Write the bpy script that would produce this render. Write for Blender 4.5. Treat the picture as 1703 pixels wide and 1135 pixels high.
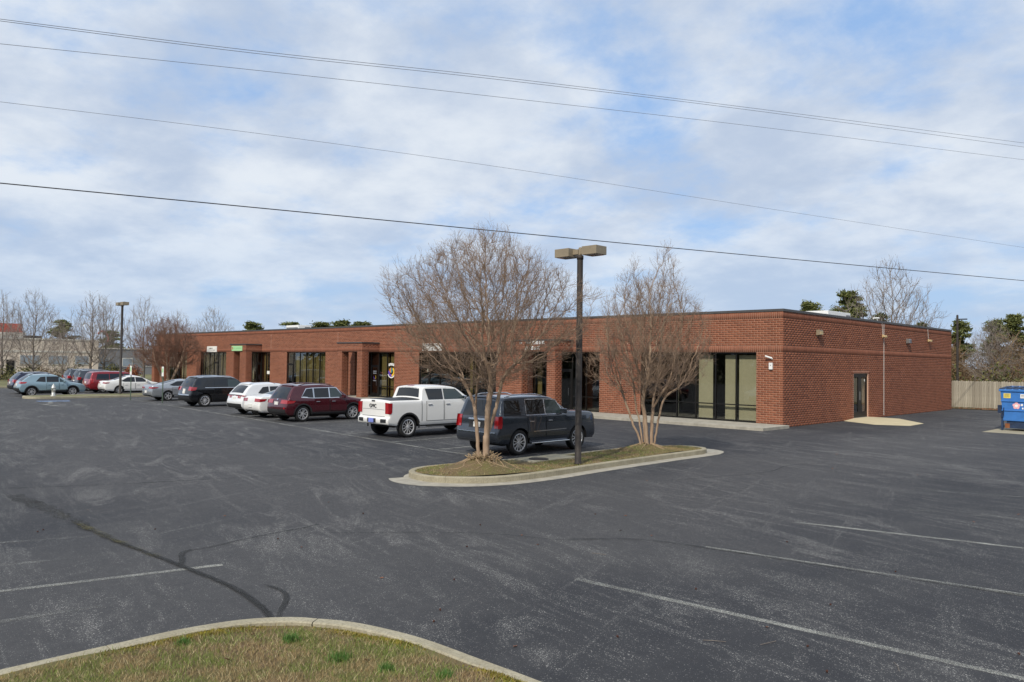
import bpy, bmesh, math, random
import numpy as np
from mathutils import Vector, Matrix
from mathutils.geometry import delaunay_2d_cdt

# ------------------------------------------------------------------ scene
for o in list(bpy.data.objects): bpy.data.objects.remove(o)
S = bpy.context.scene
COL = S.collection
rad = math.radians

# ------------------------------------------------------------------ camera
CAM = Vector((15.965, -33.266, 2.7435))
YAW, PITCH, ROLL = 0.7803, 0.0272, 0.0134
cd = bpy.data.cameras.new('camera'); cam = bpy.data.objects.new('camera', cd); COL.objects.link(cam)
cd.sensor_width = 36; cd.lens = 27.565; cd.clip_start = 0.1; cd.clip_end = 6000
fw = Vector((-math.sin(YAW)*math.cos(PITCH), math.cos(YAW)*math.cos(PITCH), math.sin(PITCH)))
rt = Vector((math.cos(YAW), math.sin(YAW), 0)); up = rt.cross(fw)
r2 = rt*math.cos(ROLL)+up*math.sin(ROLL); u2 = up*math.cos(ROLL)-rt*math.sin(ROLL)
cam.matrix_world = Matrix(((r2.x,u2.x,-fw.x,CAM.x),(r2.y,u2.y,-fw.y,CAM.y),(r2.z,u2.z,-fw.z,CAM.z),(0,0,0,1)))
S.camera = cam

# ------------------------------------------------------------------ light
SUN_EL, SUN_AZ = 41.0, 161.0        # azimuth clockwise from +Y: the sun stands behind the camera
sd = Vector((math.sin(rad(SUN_AZ))*math.cos(rad(SUN_EL)), math.cos(rad(SUN_AZ))*math.cos(rad(SUN_EL)), math.sin(rad(SUN_EL))))
ld = bpy.data.lights.new('sun', 'SUN'); ld.energy = 3.7; ld.angle = rad(.9); ld.color = (1, .93, .81)
sun = bpy.data.objects.new('sun', ld); COL.objects.link(sun)
sun.rotation_euler = (-sd).to_track_quat('-Z', 'Y').to_euler(); sun.location = (0, -40, 60)

w = bpy.data.worlds.new('World'); S.world = w; w.use_nodes = True
nt = w.node_tree; N = nt.nodes; LK = nt.links; N.clear()
def wn(t, **k):
    n = N.new(t)
    for a, v in k.items(): setattr(n, a, v)
    return n
def wm(op, a, b=None, c=None, clamp=False):
    n = N.new('ShaderNodeMath'); n.operation = op; n.use_clamp = clamp
    for i, v in enumerate((a, b, c)):
        if v is None: continue
        if isinstance(v, (int, float)): n.inputs[i].default_value = v
        else: LK.new(v, n.inputs[i])
    return n.outputs[0]
def wmix(f, a, b):
    n = N.new('ShaderNodeMix'); n.data_type = 'RGBA'
    for s, v in ((n.inputs[0], f), (n.inputs[6], a), (n.inputs[7], b)):
        if isinstance(v, (int, float, tuple)): s.default_value = v
        else: LK.new(v, s)
    return n.outputs[2]
sky = wn('ShaderNodeTexSky', sky_type='NISHITA', sun_disc=False, sun_elevation=rad(SUN_EL), sun_rotation=rad(SUN_AZ), air_density=1.0, dust_density=.6, ozone_density=1.2)
tc = wn('ShaderNodeTexCoord'); sx = wn('ShaderNodeSeparateXYZ'); LK.new(tc.outputs['Generated'], sx.inputs[0])
zc = wm('ADD', wm('MAXIMUM', sx.outputs[2], 0.0), 0.26)
cmb = wn('ShaderNodeCombineXYZ'); LK.new(wm('DIVIDE', sx.outputs[0], zc), cmb.inputs[0]); LK.new(wm('DIVIDE', sx.outputs[1], zc), cmb.inputs[1])
def wnoise(scale, det, rough, dist=0., off=0.):
    mp = wn('ShaderNodeMapping'); mp.inputs['Location'].default_value = (off, off*.7, off*1.3); LK.new(cmb.outputs[0], mp.inputs[0])
    n = wn('ShaderNodeTexNoise'); n.inputs['Scale'].default_value = scale; n.inputs['Detail'].default_value = det
    n.inputs['Roughness'].default_value = rough; n.inputs['Distortion'].default_value = dist; LK.new(mp.outputs[0], n.inputs[0]); return n.outputs[0]
def wramp(v, lo, hi):
    n = wn('ShaderNodeMapRange', interpolation_type='SMOOTHSTEP'); LK.new(v, n.inputs[0])
    n.inputs[1].default_value = lo; n.inputs[2].default_value = hi; return n.outputs[0]
cover = wramp(wm('ADD', wm('MULTIPLY', wnoise(2.5, 9, .60, .12, 3.1), .66), wm('MULTIPLY', wnoise(.9, 3, .5, 0, 9.4), .44)), .375, .575)
shade = wramp(wm('ADD', wm('MULTIPLY', wnoise(3.1, 8, .58, .1, 17.), .65), wm('MULTIPLY', wnoise(.9, 2, .5, 0, 5.), .4)), .38, .66)
cloudc = wmix(shade, (5.1, 6.0, 7.5, 1), (8.1, 8.6, 9.2, 1))
skyc = wmix(.7, sky.outputs[0], (3.6, 5.9, 9.9, 1))
hz = wramp(sx.outputs[2], .02, .22)
mask = wm('MULTIPLY', cover, wm('ADD', wm('MULTIPLY', hz, .38), .56))
final = wmix(mask, wmix(wm('MULTIPLY', wm('SUBTRACT', 1., hz), .7), skyc, (4.4, 5.95, 8.1, 1)), cloudc)
bg = wn('ShaderNodeBackground'); LK.new(final, bg.inputs[0]); bg.inputs[1].default_value = .1
wo = wn('ShaderNodeOutputWorld'); LK.new(bg.outputs[0], wo.inputs[0])
S.view_settings.view_transform = 'Standard'; S.view_settings.look = 'None'; S.view_settings.exposure = 0.0; S.view_settings.gamma = 1
S.view_settings.use_curve_mapping = False

# ------------------------------------------------------------------ materials
MATS = {}
class MT:
    def __init__(s, name):
        s.m = bpy.data.materials.new(name); s.m.use_nodes = True; s.t = s.m.node_tree; s.n = s.t.nodes; s.l = s.t.links
        s.b = s.n['Principled BSDF']; s.out = s.n['Material Output']; MATS[name] = s.m
    def node(s, t, **k):
        n = s.n.new(t)
        for a, v in k.items(): setattr(n, a, v)
        return n
    def put(s, sock, v):
        if isinstance(v, (int, float)): sock.default_value = v
        elif isinstance(v, tuple): sock.default_value = v if len(v) == 4 or sock.type == 'VECTOR' else (*v, 1)
        else: s.l.new(v, sock)
    def co(s, kind='Object'): return s.node('ShaderNodeTexCoord').outputs[kind]
    def noise(s, scale, det=4, rough=.5, co=None, stretch=None, dist=0., dim='3D'):
        n = s.node('ShaderNodeTexNoise'); n.inputs['Scale'].default_value = scale; n.inputs['Detail'].default_value = det
        n.inputs['Roughness'].default_value = rough; n.inputs['Distortion'].default_value = dist
        c = co or s.co()
        if stretch:
            mp = s.node('ShaderNodeMapping'); mp.inputs['Scale'].default_value = stretch; s.l.new(c, mp.inputs[0]); c = mp.outputs[0]
        s.l.new(c, n.inputs['Vector']); return n.outputs[0]
    def ramp(s, v, lo, hi, a=0., b=1.):
        n = s.node('ShaderNodeMapRange'); n.clamp = True; s.put(n.inputs[0], v)
        for i, q in enumerate((lo, hi, a, b)): n.inputs[i+1].default_value = q
        return n.outputs[0]
    def math(s, op, a, b=0.):
        n = s.node('ShaderNodeMath', operation=op); s.put(n.inputs[0], a); s.put(n.inputs[1], b); return n.outputs[0]
    def mix(s, f, a, b):
        n = s.node('ShaderNodeMix', data_type='RGBA'); s.put(n.inputs[0], f); s.put(n.inputs[6], a); s.put(n.inputs[7], b); return n.outputs[2]
    def bump(s, h, strength=.3, dist=.01):
        n = s.node('ShaderNodeBump'); n.inputs['Strength'].default_value = strength; n.inputs['Distance'].default_value = dist
        s.l.new(h, n.inputs['Height']); s.l.new(n.outputs[0], s.b.inputs['Normal'])
    def set(s, col=None, rough=None, metal=None, coat=None, spec=None):
        if col is not None: s.put(s.b.inputs['Base Color'], col)
        if rough is not None: s.put(s.b.inputs['Roughness'], rough)
        if metal is not None: s.put(s.b.inputs['Metallic'], metal)
        if coat is not None: s.b.inputs['Coat Weight'].default_value = coat; s.b.inputs['Coat Roughness'].default_value = .04
        if spec is not None: s.b.inputs['Specular IOR Level'].default_value = spec
        return s.m
def simple(name, col, rough=.6, metal=0., var=.12, scale=6., coat=None, bump=0.):
    t = MT(name); n = t.noise(scale, 5, .6)
    lo = tuple(c*(1-var) for c in col); hi = tuple(min(1, c*(1+var)) for c in col)
    t.set(t.mix(t.ramp(n, .3, .7), lo, hi), rough, metal, coat)
    if bump: t.bump(n, bump, .01)
    return t.m

# bricks: colour changes from brick to brick
def brick_mat(name, ca, cb, cc):
    t = MT(name); g = t.node('ShaderNodeNewGeometry'); rnd = g.outputs['Random Per Island']
    c = t.mix(t.ramp(rnd, 0, .75), ca, cb); c = t.mix(t.ramp(rnd, .8, 1.), c, cc)
    n = t.noise(.7, 6, .65, stretch=(1.6, 1.6, .7)); c = t.mix(t.ramp(n, .35, .7, 0, .5), c, tuple(q*.72 for q in cb))
    n2 = t.noise(60, 3, .6); c = t.mix(t.ramp(n2, .3, .7, 0, .25), c, tuple(q*1.25 for q in ca))
    t.set(c, .88, spec=.3); t.bump(n2, .35, .004)
brick_mat('brick', (.28,.103,.056), (.205,.071,.038), (.145,.05,.03))
brick_mat('brick_soldier', (.25,.097,.057), (.21,.079,.046), (.17,.064,.039))
simple('mortar', (.5,.31,.22), .95, var=.15, scale=9, bump=.2)
simple('light_mortar', (.56,.37,.29), .95)
simple('dark_metal', (.035,.033,.033), .45, .3)
simple('coping', (.085,.08,.078), .5, .3)
simple('bronze_frame', (.014,.013,.012), .4, .4)
simple('concrete', (.34,.315,.26), .9, var=.22, scale=3.5, bump=.25)
t = MT('kerb_concrete'); n = t.noise(2.2, 6, .65); n2 = t.noise(45, 4, .6)
c = t.mix(t.ramp(n, .3, .7), (.29,.255,.175), (.43,.39,.285)); c = t.mix(t.ramp(n2, .42, .7, 0, .65), c, (.19,.165,.115))
st = t.noise(5, 4, .6, stretch=(6, 6, .4)); c = t.mix(t.ramp(st, .52, .75, 0, .55), c, (.16,.145,.1))
t.set(c, .92); t.bump(n2, .4, .006)
simple('ramp_concrete', (.52,.45,.29), .9, var=.1, scale=2.5)
simple('gravel_roof', (.25,.24,.22), .95)
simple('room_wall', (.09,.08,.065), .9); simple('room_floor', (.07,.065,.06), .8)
simple('white_paint', (.74,.74,.72), .5, var=.06); simple('tan_paint', (.25,.205,.14), .55, var=.1, scale=4); simple('tan_yellow', (.55,.42,.22), .5)  # the second tan is paler and yellower, for lenses and flood lights
simple('pole_bronze', (.035,.028,.024), .7, 0, var=.2)
simple('black_plastic', (.018,.018,.019), .55); simple('grey_metal', (.28,.28,.28), .4, .7); simple('chrome', (.72,.73,.75), .12, 1., var=.03)
simple('tyre', (.016,.016,.016), .85, var=.3, scale=20); simple('dark_under', (.008,.008,.008), .8)
simple('blinds_cream', (.44,.40,.285), .8, var=.05); simple('blinds_amber', (.17,.125,.04), .8, var=.2, scale=3)
simple('paper', (.75,.74,.7), .7, var=.05); simple('yellow_label', (.75,.6,.12), .6, var=.1); simple('sign_green', (.36,.62,.32), .5, var=.06)
simple('text_dark', (.05,.05,.05), .6); simple('text_green', (.17,.42,.17), .6); simple('text_red', (.4,.13,.06), .6)
simple('decal_white', (.78,.78,.76), .5, var=.03); simple('decal_purple', (.13,.06,.42), .5); simple('decal_yellow', (.8,.5,.04), .5)
simple('decal_orange', (.65,.2,.03), .5); simple('decal_teal', (.03,.25,.27), .5); simple('decal_pink', (.8,.42,.45), .5); simple('decal_blue', (.2,.25,.62), .5)
simple('dumpster_blue', (.035,.16,.46), .5, var=.16, scale=2.2); simple('dumpster_dark', (.012,.03,.075), .6, var=.4); simple('rust', (.22,.08,.03), .9)
simple('hydrant_silver', (.5,.5,.47), .45, .5); simple('cast_iron', (.045,.035,.03), .8, .3)
simple('sign_post', (.1,.14,.1), .6, .3); simple('cable', (.035,.036,.04), .7); simple('cable_grey', (.16,.165,.18), .7)
simple('beige_wall', (.66,.56,.46), .9, var=.08, scale=.5); simple('white_wall', (.72,.68,.6), .9, var=.06, scale=.5); simple('red_roof', (.36,.05,.03), .7, var=.15)
simple('grey_wall', (.22,.22,.23), .9); simple('far_window', (.3,.35,.4), .2)
t = MT('fence_wood'); oi = t.node('ShaderNodeObjectInfo'); g = t.noise(3, 6, .65, stretch=(14, 14, .7))
c = t.mix(t.ramp(oi.outputs['Random'], 0, 1), (.46,.42,.34), (.27,.24,.19)); c = t.mix(t.ramp(g, .42, .7, 0, .75), c, (.17,.145,.11)); t.set(c, .92); t.bump(g, .3, .01)
# asphalt: dark seal coat worn through to pale stones, paler where traffic runs
t = MT('asphalt'); co = t.co(); xyz = t.node('ShaderNodeSeparateXYZ'); t.l.new(co, xyz.inputs[0])
big = t.noise(.13, 5, .6, co); mid = t.noise(.9, 6, .65, co, (1, .5, 1)); fine = t.noise(140, 3, .7, co); patch = t.noise(6, 5, .7, co)
def band(v, a, b, c, d): return t.math('MULTIPLY', t.ramp(v, a, b), t.ramp(v, c, d, 1., 0.))
wob = t.math('MULTIPLY', t.math('SUBTRACT', t.noise(.2, 3, .5, co), .5), 7.)
lane1 = band(t.math('ADD', xyz.outputs[0], wob), 3.2, 5.2, 8., 10.5); lane2 = t.math('MULTIPLY', band(t.math('ADD', xyz.outputs[1], wob), -29.5, -26.5, -22.5, -19.5), t.ramp(xyz.outputs[0], 6., 10., 1., 0.))
lane3 = t.ramp(t.math('ADD', xyz.outputs[0], wob), -4., -14., 0., .8)
lane = t.math('MAXIMUM', t.math('MAXIMUM', lane1, lane2), lane3)
c = t.mix(t.ramp(big, .34, .66), (.031,.0325,.038), (.053,.054,.059)); c = t.mix(t.math('MULTIPLY', lane, .75), c, (.096,.094,.094)); c = t.mix(t.ramp(mid, .42, .72, 0, .5), c, (.10,.098,.097)); c = t.mix(t.ramp(patch, .35, .7, .35, 0), c, (.027,.028,.032))
c = t.mix(t.ramp(fine, .32, .72, 0, .65), c, (.02,.021,.025))
def rot(a):
    m = t.node('ShaderNodeMapping'); m.inputs['Rotation'].default_value = (0, 0, a); t.l.new(co, m.inputs[0]); return m.outputs[0]
w1 = t.ramp(t.noise(.9, 7, .7, rot(.3), (.35, 1.2, 1), 1.6), .5, .72); w2 = t.ramp(t.noise(1.1, 7, .72, rot(.15), (.18, 2.4, 1), .6), .54, .74); w3 = t.ramp(t.noise(1.1, 7, .72, rot(1.25), (.16, 2.6, 1), .6), .56, .76)
gate = t.ramp(t.noise(.33, 3, .5, co), .34, .6, .2, 1.); wear = t.math('MULTIPLY', t.math('MAXIMUM', w1, t.math('MAXIMUM', w2, w3)), gate)
def stones(scale, base, gain, rmax):
    vo = t.node('ShaderNodeTexVoronoi'); vo.inputs['Scale'].default_value = scale; t.l.new(co, vo.inputs['Vector']); sc_ = t.node('ShaderNodeSeparateColor'); t.l.new(vo.outputs['Color'], sc_.inputs[0])
    return t.math('MULTIPLY', t.ramp(t.math('ADD', sc_.outputs[0], t.math('MULTIPLY', wear, gain)), base, base+.05), t.ramp(vo.outputs['Distance'], rmax*.6, rmax, 1., 0.))
sp = t.math('MAXIMUM', stones(62, .975, .30, .5), stones(120, .95, .42, .55))
c = t.mix(t.math('MULTIPLY', sp, .85), c, (.40,.39,.365)); c = t.mix(t.math('MULTIPLY', wear, .14), c, (.22,.215,.205))
t.set(c, t.ramp(fine, .3, .7, .75, .92), spec=.3); t.bump(fine, .6, .008)
# worn line paint: shows the asphalt through
def paint(name, col, lo, hi):
    t = MT(name); co = t.co(); n = t.noise(60, 4, .75, co); n2 = t.noise(1.6, 4, .6, co)
    f = t.ramp(t.math('ADD', n, t.math('MULTIPLY', n2, .5)), lo, hi); t.set(col, .8)
    tr = t.node('ShaderNodeBsdfTransparent'); mx = t.node('ShaderNodeMixShader'); t.l.new(f, mx.inputs[0]); t.l.new(tr.outputs[0], mx.inputs[1]); t.l.new(t.b.outputs[0], mx.inputs[2]); t.l.new(mx.outputs[0], t.out.inputs[0])
paint('line_paint', (.40,.40,.36), .62, .98); paint('faint_paint', (.34,.34,.31), .74, 1.1); paint('blue_paint', (.22,.32,.5), .6, .85)
paint('tar', (.022,.022,.021), .5, .92); paint('tar_worn', (.026,.025,.021), .66, 1.0); paint('moss_tar', (.17,.145,.03), .8, 1.02)
t = MT('soil'); n = t.noise(1.4, 6, .65); n2 = t.noise(28, 5, .7)
c = t.mix(t.ramp(n, .38, .62), (.16,.105,.055), (.135,.125,.035)); c = t.mix(t.ramp(n2, .4, .7, 0, .6), c, (.075,.055,.03)); t.set(c, .95); t.bump(n2, .8, .02)
t = MT('grass_blade'); g = t.node('ShaderNodeNewGeometry'); rnd = g.outputs['Random Per Island']; n = t.noise(2.6, 5, .65)
f = t.ramp(t.math('ADD', rnd, t.math('MULTIPLY', t.math('SUBTRACT', n, .5), 6.5)), .38, .6)
c = t.mix(f, (.275,.195,.09), (.14,.185,.03)); c = t.mix(t.ramp(rnd, .78, .86), c, (.46,.38,.21)); t.set(c, .8)
simple('green_tuft', (.07,.16,.025), .7, var=.3, scale=30); simple('moss', (.2,.165,.022), .95, var=.5, scale=12)
simple('field', (.13,.125,.05), .95, var=.3, scale=.15)
def bark(name, a, b):
    t = MT(name); n = t.noise(9, 5, .6, stretch=(1, 1, .25)); t.set(t.mix(t.ramp(n, .35, .65), a, b), .85); t.bump(n, .4, .01)
bark('bark_myrtle', (.26,.175,.115), (.40,.29,.20)); bark('twig_myrtle', (.215,.145,.098), (.32,.225,.155)); bark('bark_grey', (.12,.1,.085), (.2,.17,.145))
bark('twig_grey', (.2,.165,.145), (.3,.255,.225)); bark('twig_brown', (.16,.085,.055), (.24,.135,.09)); bark('bark_pine', (.1,.07,.05), (.17,.12,.085)); bark('root', (.21,.145,.085), (.34,.25,.15))
def leafm(name, a, b):
    t = MT(name); g = t.node('ShaderNodeNewGeometry'); t.set(t.mix(g.outputs['Random Per Island'], a, b), .7)
leafm('needles', (.06,.08,.02), (.19,.2,.055)); leafm('dark_leaf', (.02,.03,.012), (.06,.07,.025)); leafm('brush_brown', (.11,.06,.03), (.2,.13,.06)); leafm('brush_green', (.05,.06,.015), (.14,.12,.03)); leafm('red_leaf', (.2,.05,.02), (.3,.1,.03)); leafm('litter', (.14,.05,.025), (.25,.12,.06))
simple('gum_ball', (.06,.022,.014), .9)
def paintm(name, col, metal=.3, rough=.24):
    t = MT(name); n = t.noise(2, 3, .5); c = t.mix(t.ramp(n, .3, .7), tuple(q*.95 for q in col), col); t.set(c, rough, metal, 1.); t.b.inputs['Coat Roughness'].default_value = .02; t.b.inputs['Specular IOR Level'].default_value = .35
for nm, c, m in (('paint_white', (.78,.77,.74), 0), ('paint_white_cool', (.72,.73,.74), 0), ('paint_grey', (.055,.064,.08), .5), ('paint_maroon', (.075,.008,.014), .35), ('paint_black', (.004,.0045,.006), 0.), ('paint_silver', (.42,.44,.46), .6), ('paint_ice_blue', (.27,.38,.44), .35), ('paint_red', (.25,.012,.018), .3), ('paint_navy', (.012,.018,.05), .4), ('paint_slate', (.06,.07,.085), .5)): paintm(nm, c, m)
def glassm(name, col):
    t = MT(name); t.set(col, .03, 0); t.b.inputs['Specular IOR Level'].default_value = .7
glassm('car_glass_dark', (.006,.007,.008)); glassm('car_glass_green', (.03,.045,.045))
simple('lamp_red', (.33,.012,.016), .15, 0, var=.1, coat=1.); simple('lamp_clear', (.6,.58,.56), .15, 0, coat=1.)
# window glass: part mirror, part tinted see-through
t = MT('pane_glass'); lw = t.node('ShaderNodeLayerWeight'); lw.inputs[0].default_value = .5
gl = t.node('ShaderNodeBsdfGlossy'); gl.inputs['Roughness'].default_value = .012; gl.inputs['Color'].default_value = (.9,.92,.93,1)
tr = t.node('ShaderNodeBsdfTransparent'); tr.inputs['Color'].default_value = (.86,.87,.84,1); mx = t.node('ShaderNodeMixShader')
t.l.new(t.math('ADD', t.math('MULTIPLY', t.math('POWER', lw.outputs['Facing'], 3.5), .75), .045), mx.inputs[0]); t.l.new(tr.outputs[0], mx.inputs[1]); t.l.new(gl.outputs[0], mx.inputs[2]); t.l.new(mx.outputs[0], t.out.inputs[0])
M = MATS

# ------------------------------------------------------------------ mesh helpers
def link(name, me, parent=None):
    o = bpy.data.objects.new(name, me); COL.objects.link(o)
    if parent: o.parent = parent
    return o
def tag(o, label=None, cat=None, group=None, kind=None):
    if label: o['label'] = label
    if cat: o['category'] = cat
    if group: o['group'] = group
    if kind: o['kind'] = kind
    return o
def thing(name, label, cat, loc=(0,0,0), rz=0., group=None):
    o = link(name, None); o.location = loc; o.rotation_euler = (0,0,rz); return tag(o, label, cat, group)
def np_mesh(name, V, Fc, mats, smooth=False, mi=None):
    me = bpy.data.meshes.new(name); me.from_pydata([tuple(v) for v in V], [], [tuple(f) for f in Fc])
    for m in (mats if isinstance(mats, (list, tuple)) else [mats]): me.materials.append(M[m])
    if mi is not None: me.polygons.foreach_set('material_index', mi)
    if smooth: me.polygons.foreach_set('use_smooth', [True]*len(me.polygons))
    me.update(); return me
def big_mesh(name, V, Q, mat, smooth=False):          # V (n,3), Q (m,k) arrays
    V = np.asarray(V, np.float32); Q = np.asarray(Q, np.int32); k = Q.shape[1]
    me = bpy.data.meshes.new(name); me.vertices.add(len(V)); me.vertices.foreach_set('co', V.ravel())
    me.loops.add(Q.size); me.loops.foreach_set('vertex_index', Q.ravel()); me.polygons.add(len(Q))
    me.polygons.foreach_set('loop_start', np.arange(0, Q.size, k, dtype=np.int32)); me.polygons.foreach_set('loop_total', np.full(len(Q), k, np.int32))
    if smooth: me.polygons.foreach_set('use_smooth', np.ones(len(Q), bool))
    me.materials.append(M[mat]); me.update(calc_edges=True); me.validate(); return me
class MB:
    def __init__(s): s.v = []; s.f = []
    def add(s, V, Fc):
        b = len(s.v); s.v += [tuple(v) for v in V]; s.f += [tuple(i+b for i in f) for f in Fc]; return s
    def box(s, x0, x1, y0, y1, z0, z1):
        return s.add([(x0,y0,z0),(x1,y0,z0),(x1,y1,z0),(x0,y1,z0),(x0,y0,z1),(x1,y0,z1),(x1,y1,z1),(x0,y1,z1)],
                     [(0,3,2,1),(4,5,6,7),(0,1,5,4),(1,2,6,5),(2,3,7,6),(3,0,4,7)])
    def prism(s, poly, z0, z1):          # poly counter-clockwise in xy
        n = len(poly); return s.add([(x,y,z0) for x,y in poly]+[(x,y,z1) for x,y in poly], [tuple(range(n))[::-1], tuple(range(n,2*n))]+[(i,(i+1)%n,n+(i+1)%n,n+i) for i in range(n)])
    def tube(s, pts, rs, k=8, cap=True):
        pts = [Vector(p) for p in pts]; b = len(s.v); n = len(pts); prev = None
        for i, p in enumerate(pts):
            d = (pts[min(i+1,n-1)]-pts[max(i-1,0)]).normalized()
            if prev is None: a = d.orthogonal().normalized()
            else: a = (prev-d*prev.dot(d)).normalized()
            prev = a; c = d.cross(a); r = rs[i] if isinstance(rs, (list, tuple)) else rs
            for j in range(k):
                t = 2*math.pi*j/k; s.v.append(tuple(p+(a*math.cos(t)+c*math.sin(t))*r))
        for i in range(n-1):
            for j in range(k): s.f.append((b+i*k+j, b+i*k+(j+1)%k, b+(i+1)*k+(j+1)%k, b+(i+1)*k+j))
        if cap: s.f.append(tuple(b+j for j in range(k))[::-1]); s.f.append(tuple(b+(n-1)*k+j for j in range(k)))
        return s
    def lathe(s, prof, c=(0,0,0), k=16, axis='z'):
        b = len(s.v)
        for r, h in prof:
            for j in range(k):
                t = 2*math.pi*j/k; a, q = r*math.cos(t), r*math.sin(t)
                s.v.append((c[0]+a, c[1]+q, c[2]+h) if axis == 'z' else (c[0]+h, c[1]+a, c[2]+q))
        for i in range(len(prof)-1):
            for j in range(k): s.f.append((b+i*k+j, b+i*k+(j+1)%k, b+(i+1)*k+(j+1)%k, b+(i+1)*k+j))
        s.f.append(tuple(b+j for j in range(k))[::-1]); s.f.append(tuple(b+(len(prof)-1)*k+j for j in range(k))); return s
    def build(s, name, mat, parent=None, smooth=False, bevel=0., loc=None):
        me = np_mesh(name, s.v, s.f, mat, smooth)
        if bevel:
            bm = bmesh.new(); bm.from_mesh(me); bmesh.ops.remove_doubles(bm, verts=bm.verts, dist=1e-5)
            bmesh.ops.bevel(bm, geom=[e for e in bm.edges if len(e.link_faces) == 2 and e.calc_face_angle(0) > .5], offset=bevel, segments=2, affect='EDGES', profile=.6)
            bm.to_mesh(me); bm.free()
        o = link(name, me, parent)
        if loc: o.location = loc
        return o
def box(name, mat, parent, x0, x1, y0, y1, z0, z1, bevel=0.): return MB().box(x0,x1,y0,y1,z0,z1).build(name, mat, parent, bevel=bevel)
def cdt(poly, grid=None):               # triangles inside a polygon, with interior points every `grid` metres
    P = [Vector(p) for p in poly]; n = len(P)
    if grid:
        xs = [p.x for p in P]; ys = [p.y for p in P]; A = np.array([(p.x, p.y) for p in P]); B = np.roll(A, -1, 0)
        for gx in np.arange(min(xs)+grid/2, max(xs), grid):
            for gy in np.arange(min(ys)+grid/2, max(ys), grid):
                c = ((A[:,1] > gy) != (B[:,1] > gy)); xi = A[:,0]+(gy-A[:,1])*(B[:,0]-A[:,0])/np.where(np.abs(B[:,1]-A[:,1]) < 1e-9, 1e-9, B[:,1]-A[:,1])
                if (c & (gx < xi)).sum() % 2:
                    d = B-A; tt = np.clip((((gx, gy)-A)*d).sum(1)/np.maximum((d*d).sum(1), 1e-9), 0, 1)
                    if np.hypot(*(A+d*tt[:,None]-(gx, gy)).T).min() > grid*.35: P.append(Vector((gx, gy)))
    r = delaunay_2d_cdt(P, [], [list(range(n))], 1, 1e-6); return [tuple(v) for v in r[0]], [tuple(f) for f in r[2]]
def smooth_path(pts, n=8, closed=False):
    P = [np.array(p, float) for p in pts]; out = []; m = len(P)
    for i in range(m if closed else m-1):
        g = (lambda k: P[k % m]) if closed else (lambda k: P[min(max(k, 0), m-1)])
        a, b, c, d = g(i-1), g(i), g(i+1), g(i+2)
        for j in range(n):
            t = j/n; out.append(.5*((2*b)+(c-a)*t+(2*a-5*b+4*c-d)*t*t+(3*b-a-3*c+d)*t**3))
    if not closed: out.append(P[-1])
    return [tuple(p) for p in out]
def offset_path(pts, d, closed=False):
    P = np.array(pts); n = len(P); out = []
    for i in range(n):
        a = P[(i-1) % n] if closed or i > 0 else P[i]; b = P[(i+1) % n] if closed or i < n-1 else P[i]
        t = b-a; t = t/np.hypot(*t); out.append((P[i][0]-t[1]*d, P[i][1]+t[0]*d))
    return out
rng = random.Random(7); nr = np.random.default_rng(7)
# ================================================================== ground
def sheet(name, poly, z, mat, parent=None, grid=None, zf=None, kind='structure'):
    V, Fc = cdt(poly, grid); o = link(name, np_mesh(name, [(x, y, z+(zf(x, y) if zf else 0)) for x, y in V], Fc, mat, smooth=zf is not None), parent)
    if kind and not parent: o['kind'] = kind
    return o
tag(sheet('ground', [(-3000,-3000),(3000,-3000),(3000,3000),(-3000,3000)], -.04, 'field'), 'dull green and tan open ground around the parking lot')
sheet('parking_lot', [(-61,-70),(46,-70),(46,25.6),(-61,25.6)], 0., 'asphalt')
sheet('access_road', [(-90,-75),(-61.2,-75),(-61.2,-19),(-90,-19)], -.004, 'asphalt')

def ribbon(name, pts, wd, mat, parent, z, jit=0.):
    P = np.array(pts); V = []; n = len(P)
    for i in range(n):
        t = P[min(i+1,n-1)]-P[max(i-1,0)]; t = t/np.hypot(*t); h = (wd[i] if isinstance(wd, (list, tuple)) else wd)/2
        for s in (-1, 1):
            k = h+rng.uniform(-jit, jit); V.append((P[i][0]-t[1]*k*s, P[i][1]+t[0]*k*s, z))
    return link(name, np_mesh(name, V, [(2*i+1, 2*i, 2*i+2, 2*i+3) for i in range(n-1)], mat), parent)
def seg(a, b, n): return [(a[0]+(b[0]-a[0])*i/n, a[1]+(b[1]-a[1])*i/n) for i in range(n+1)]
mk = link('lot_markings', None); mk['kind'] = 'structure'
Z1 = .004
for a, b, m in [((5.17,-31.4),(5.87,-28.48),'line_paint'), ((6.44,-31.6),(6.66,-30.2),'faint_paint'), ((2.4,-30.6),(2.95,-29.2),'faint_paint'), ((3.9,-31.2),(4.25,-29.3),'faint_paint'),
                ((9.49,-25.52),(15.6,-24.93),'line_paint'), ((9.69,-22.73),(15.2,-21.77),'line_paint'), ((9.79,-19.87),(15.,-18.68),'line_paint'), ((9.6,-17.35),(15.,-15.65),'faint_paint'),
                ((9.89,-14.25),(15.,-12.4),'faint_paint'), ((9.95,-11.4),(14.8,-9.8),'faint_paint'), ((10.02,-8.6),(14.6,-7.1),'faint_paint'), ((1.6,16.8),(5.2,14.4),'line_paint')]:
    ribbon('stall_line', seg(a, b, 24), .105, m, mk, Z1, .006)
ribbon('bay_line', [(-38.2,-14.3),(-31,-14.9),(-24,-15.5),(-16.9,-16.15),(-7.5,-17.1),(-2.6,-17.6),(.3,-17.65)], .11, 'line_paint', mk, Z1, .006)
for x in (-2.85, -5.55, -8.95, -11.7, -14.2+.2, -17.0, -19.6, -22.4, -25.2, -30.4, -33.3):
    yb = -17.6+(x+2.6)*-.083
    ribbon('stall_line', seg((x, yb+.07), (x-.05, yb+5.4), 12), .1, 'faint_paint' if int(x*3) % 2 else 'line_paint', mk, Z1+.004, .006)
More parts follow.
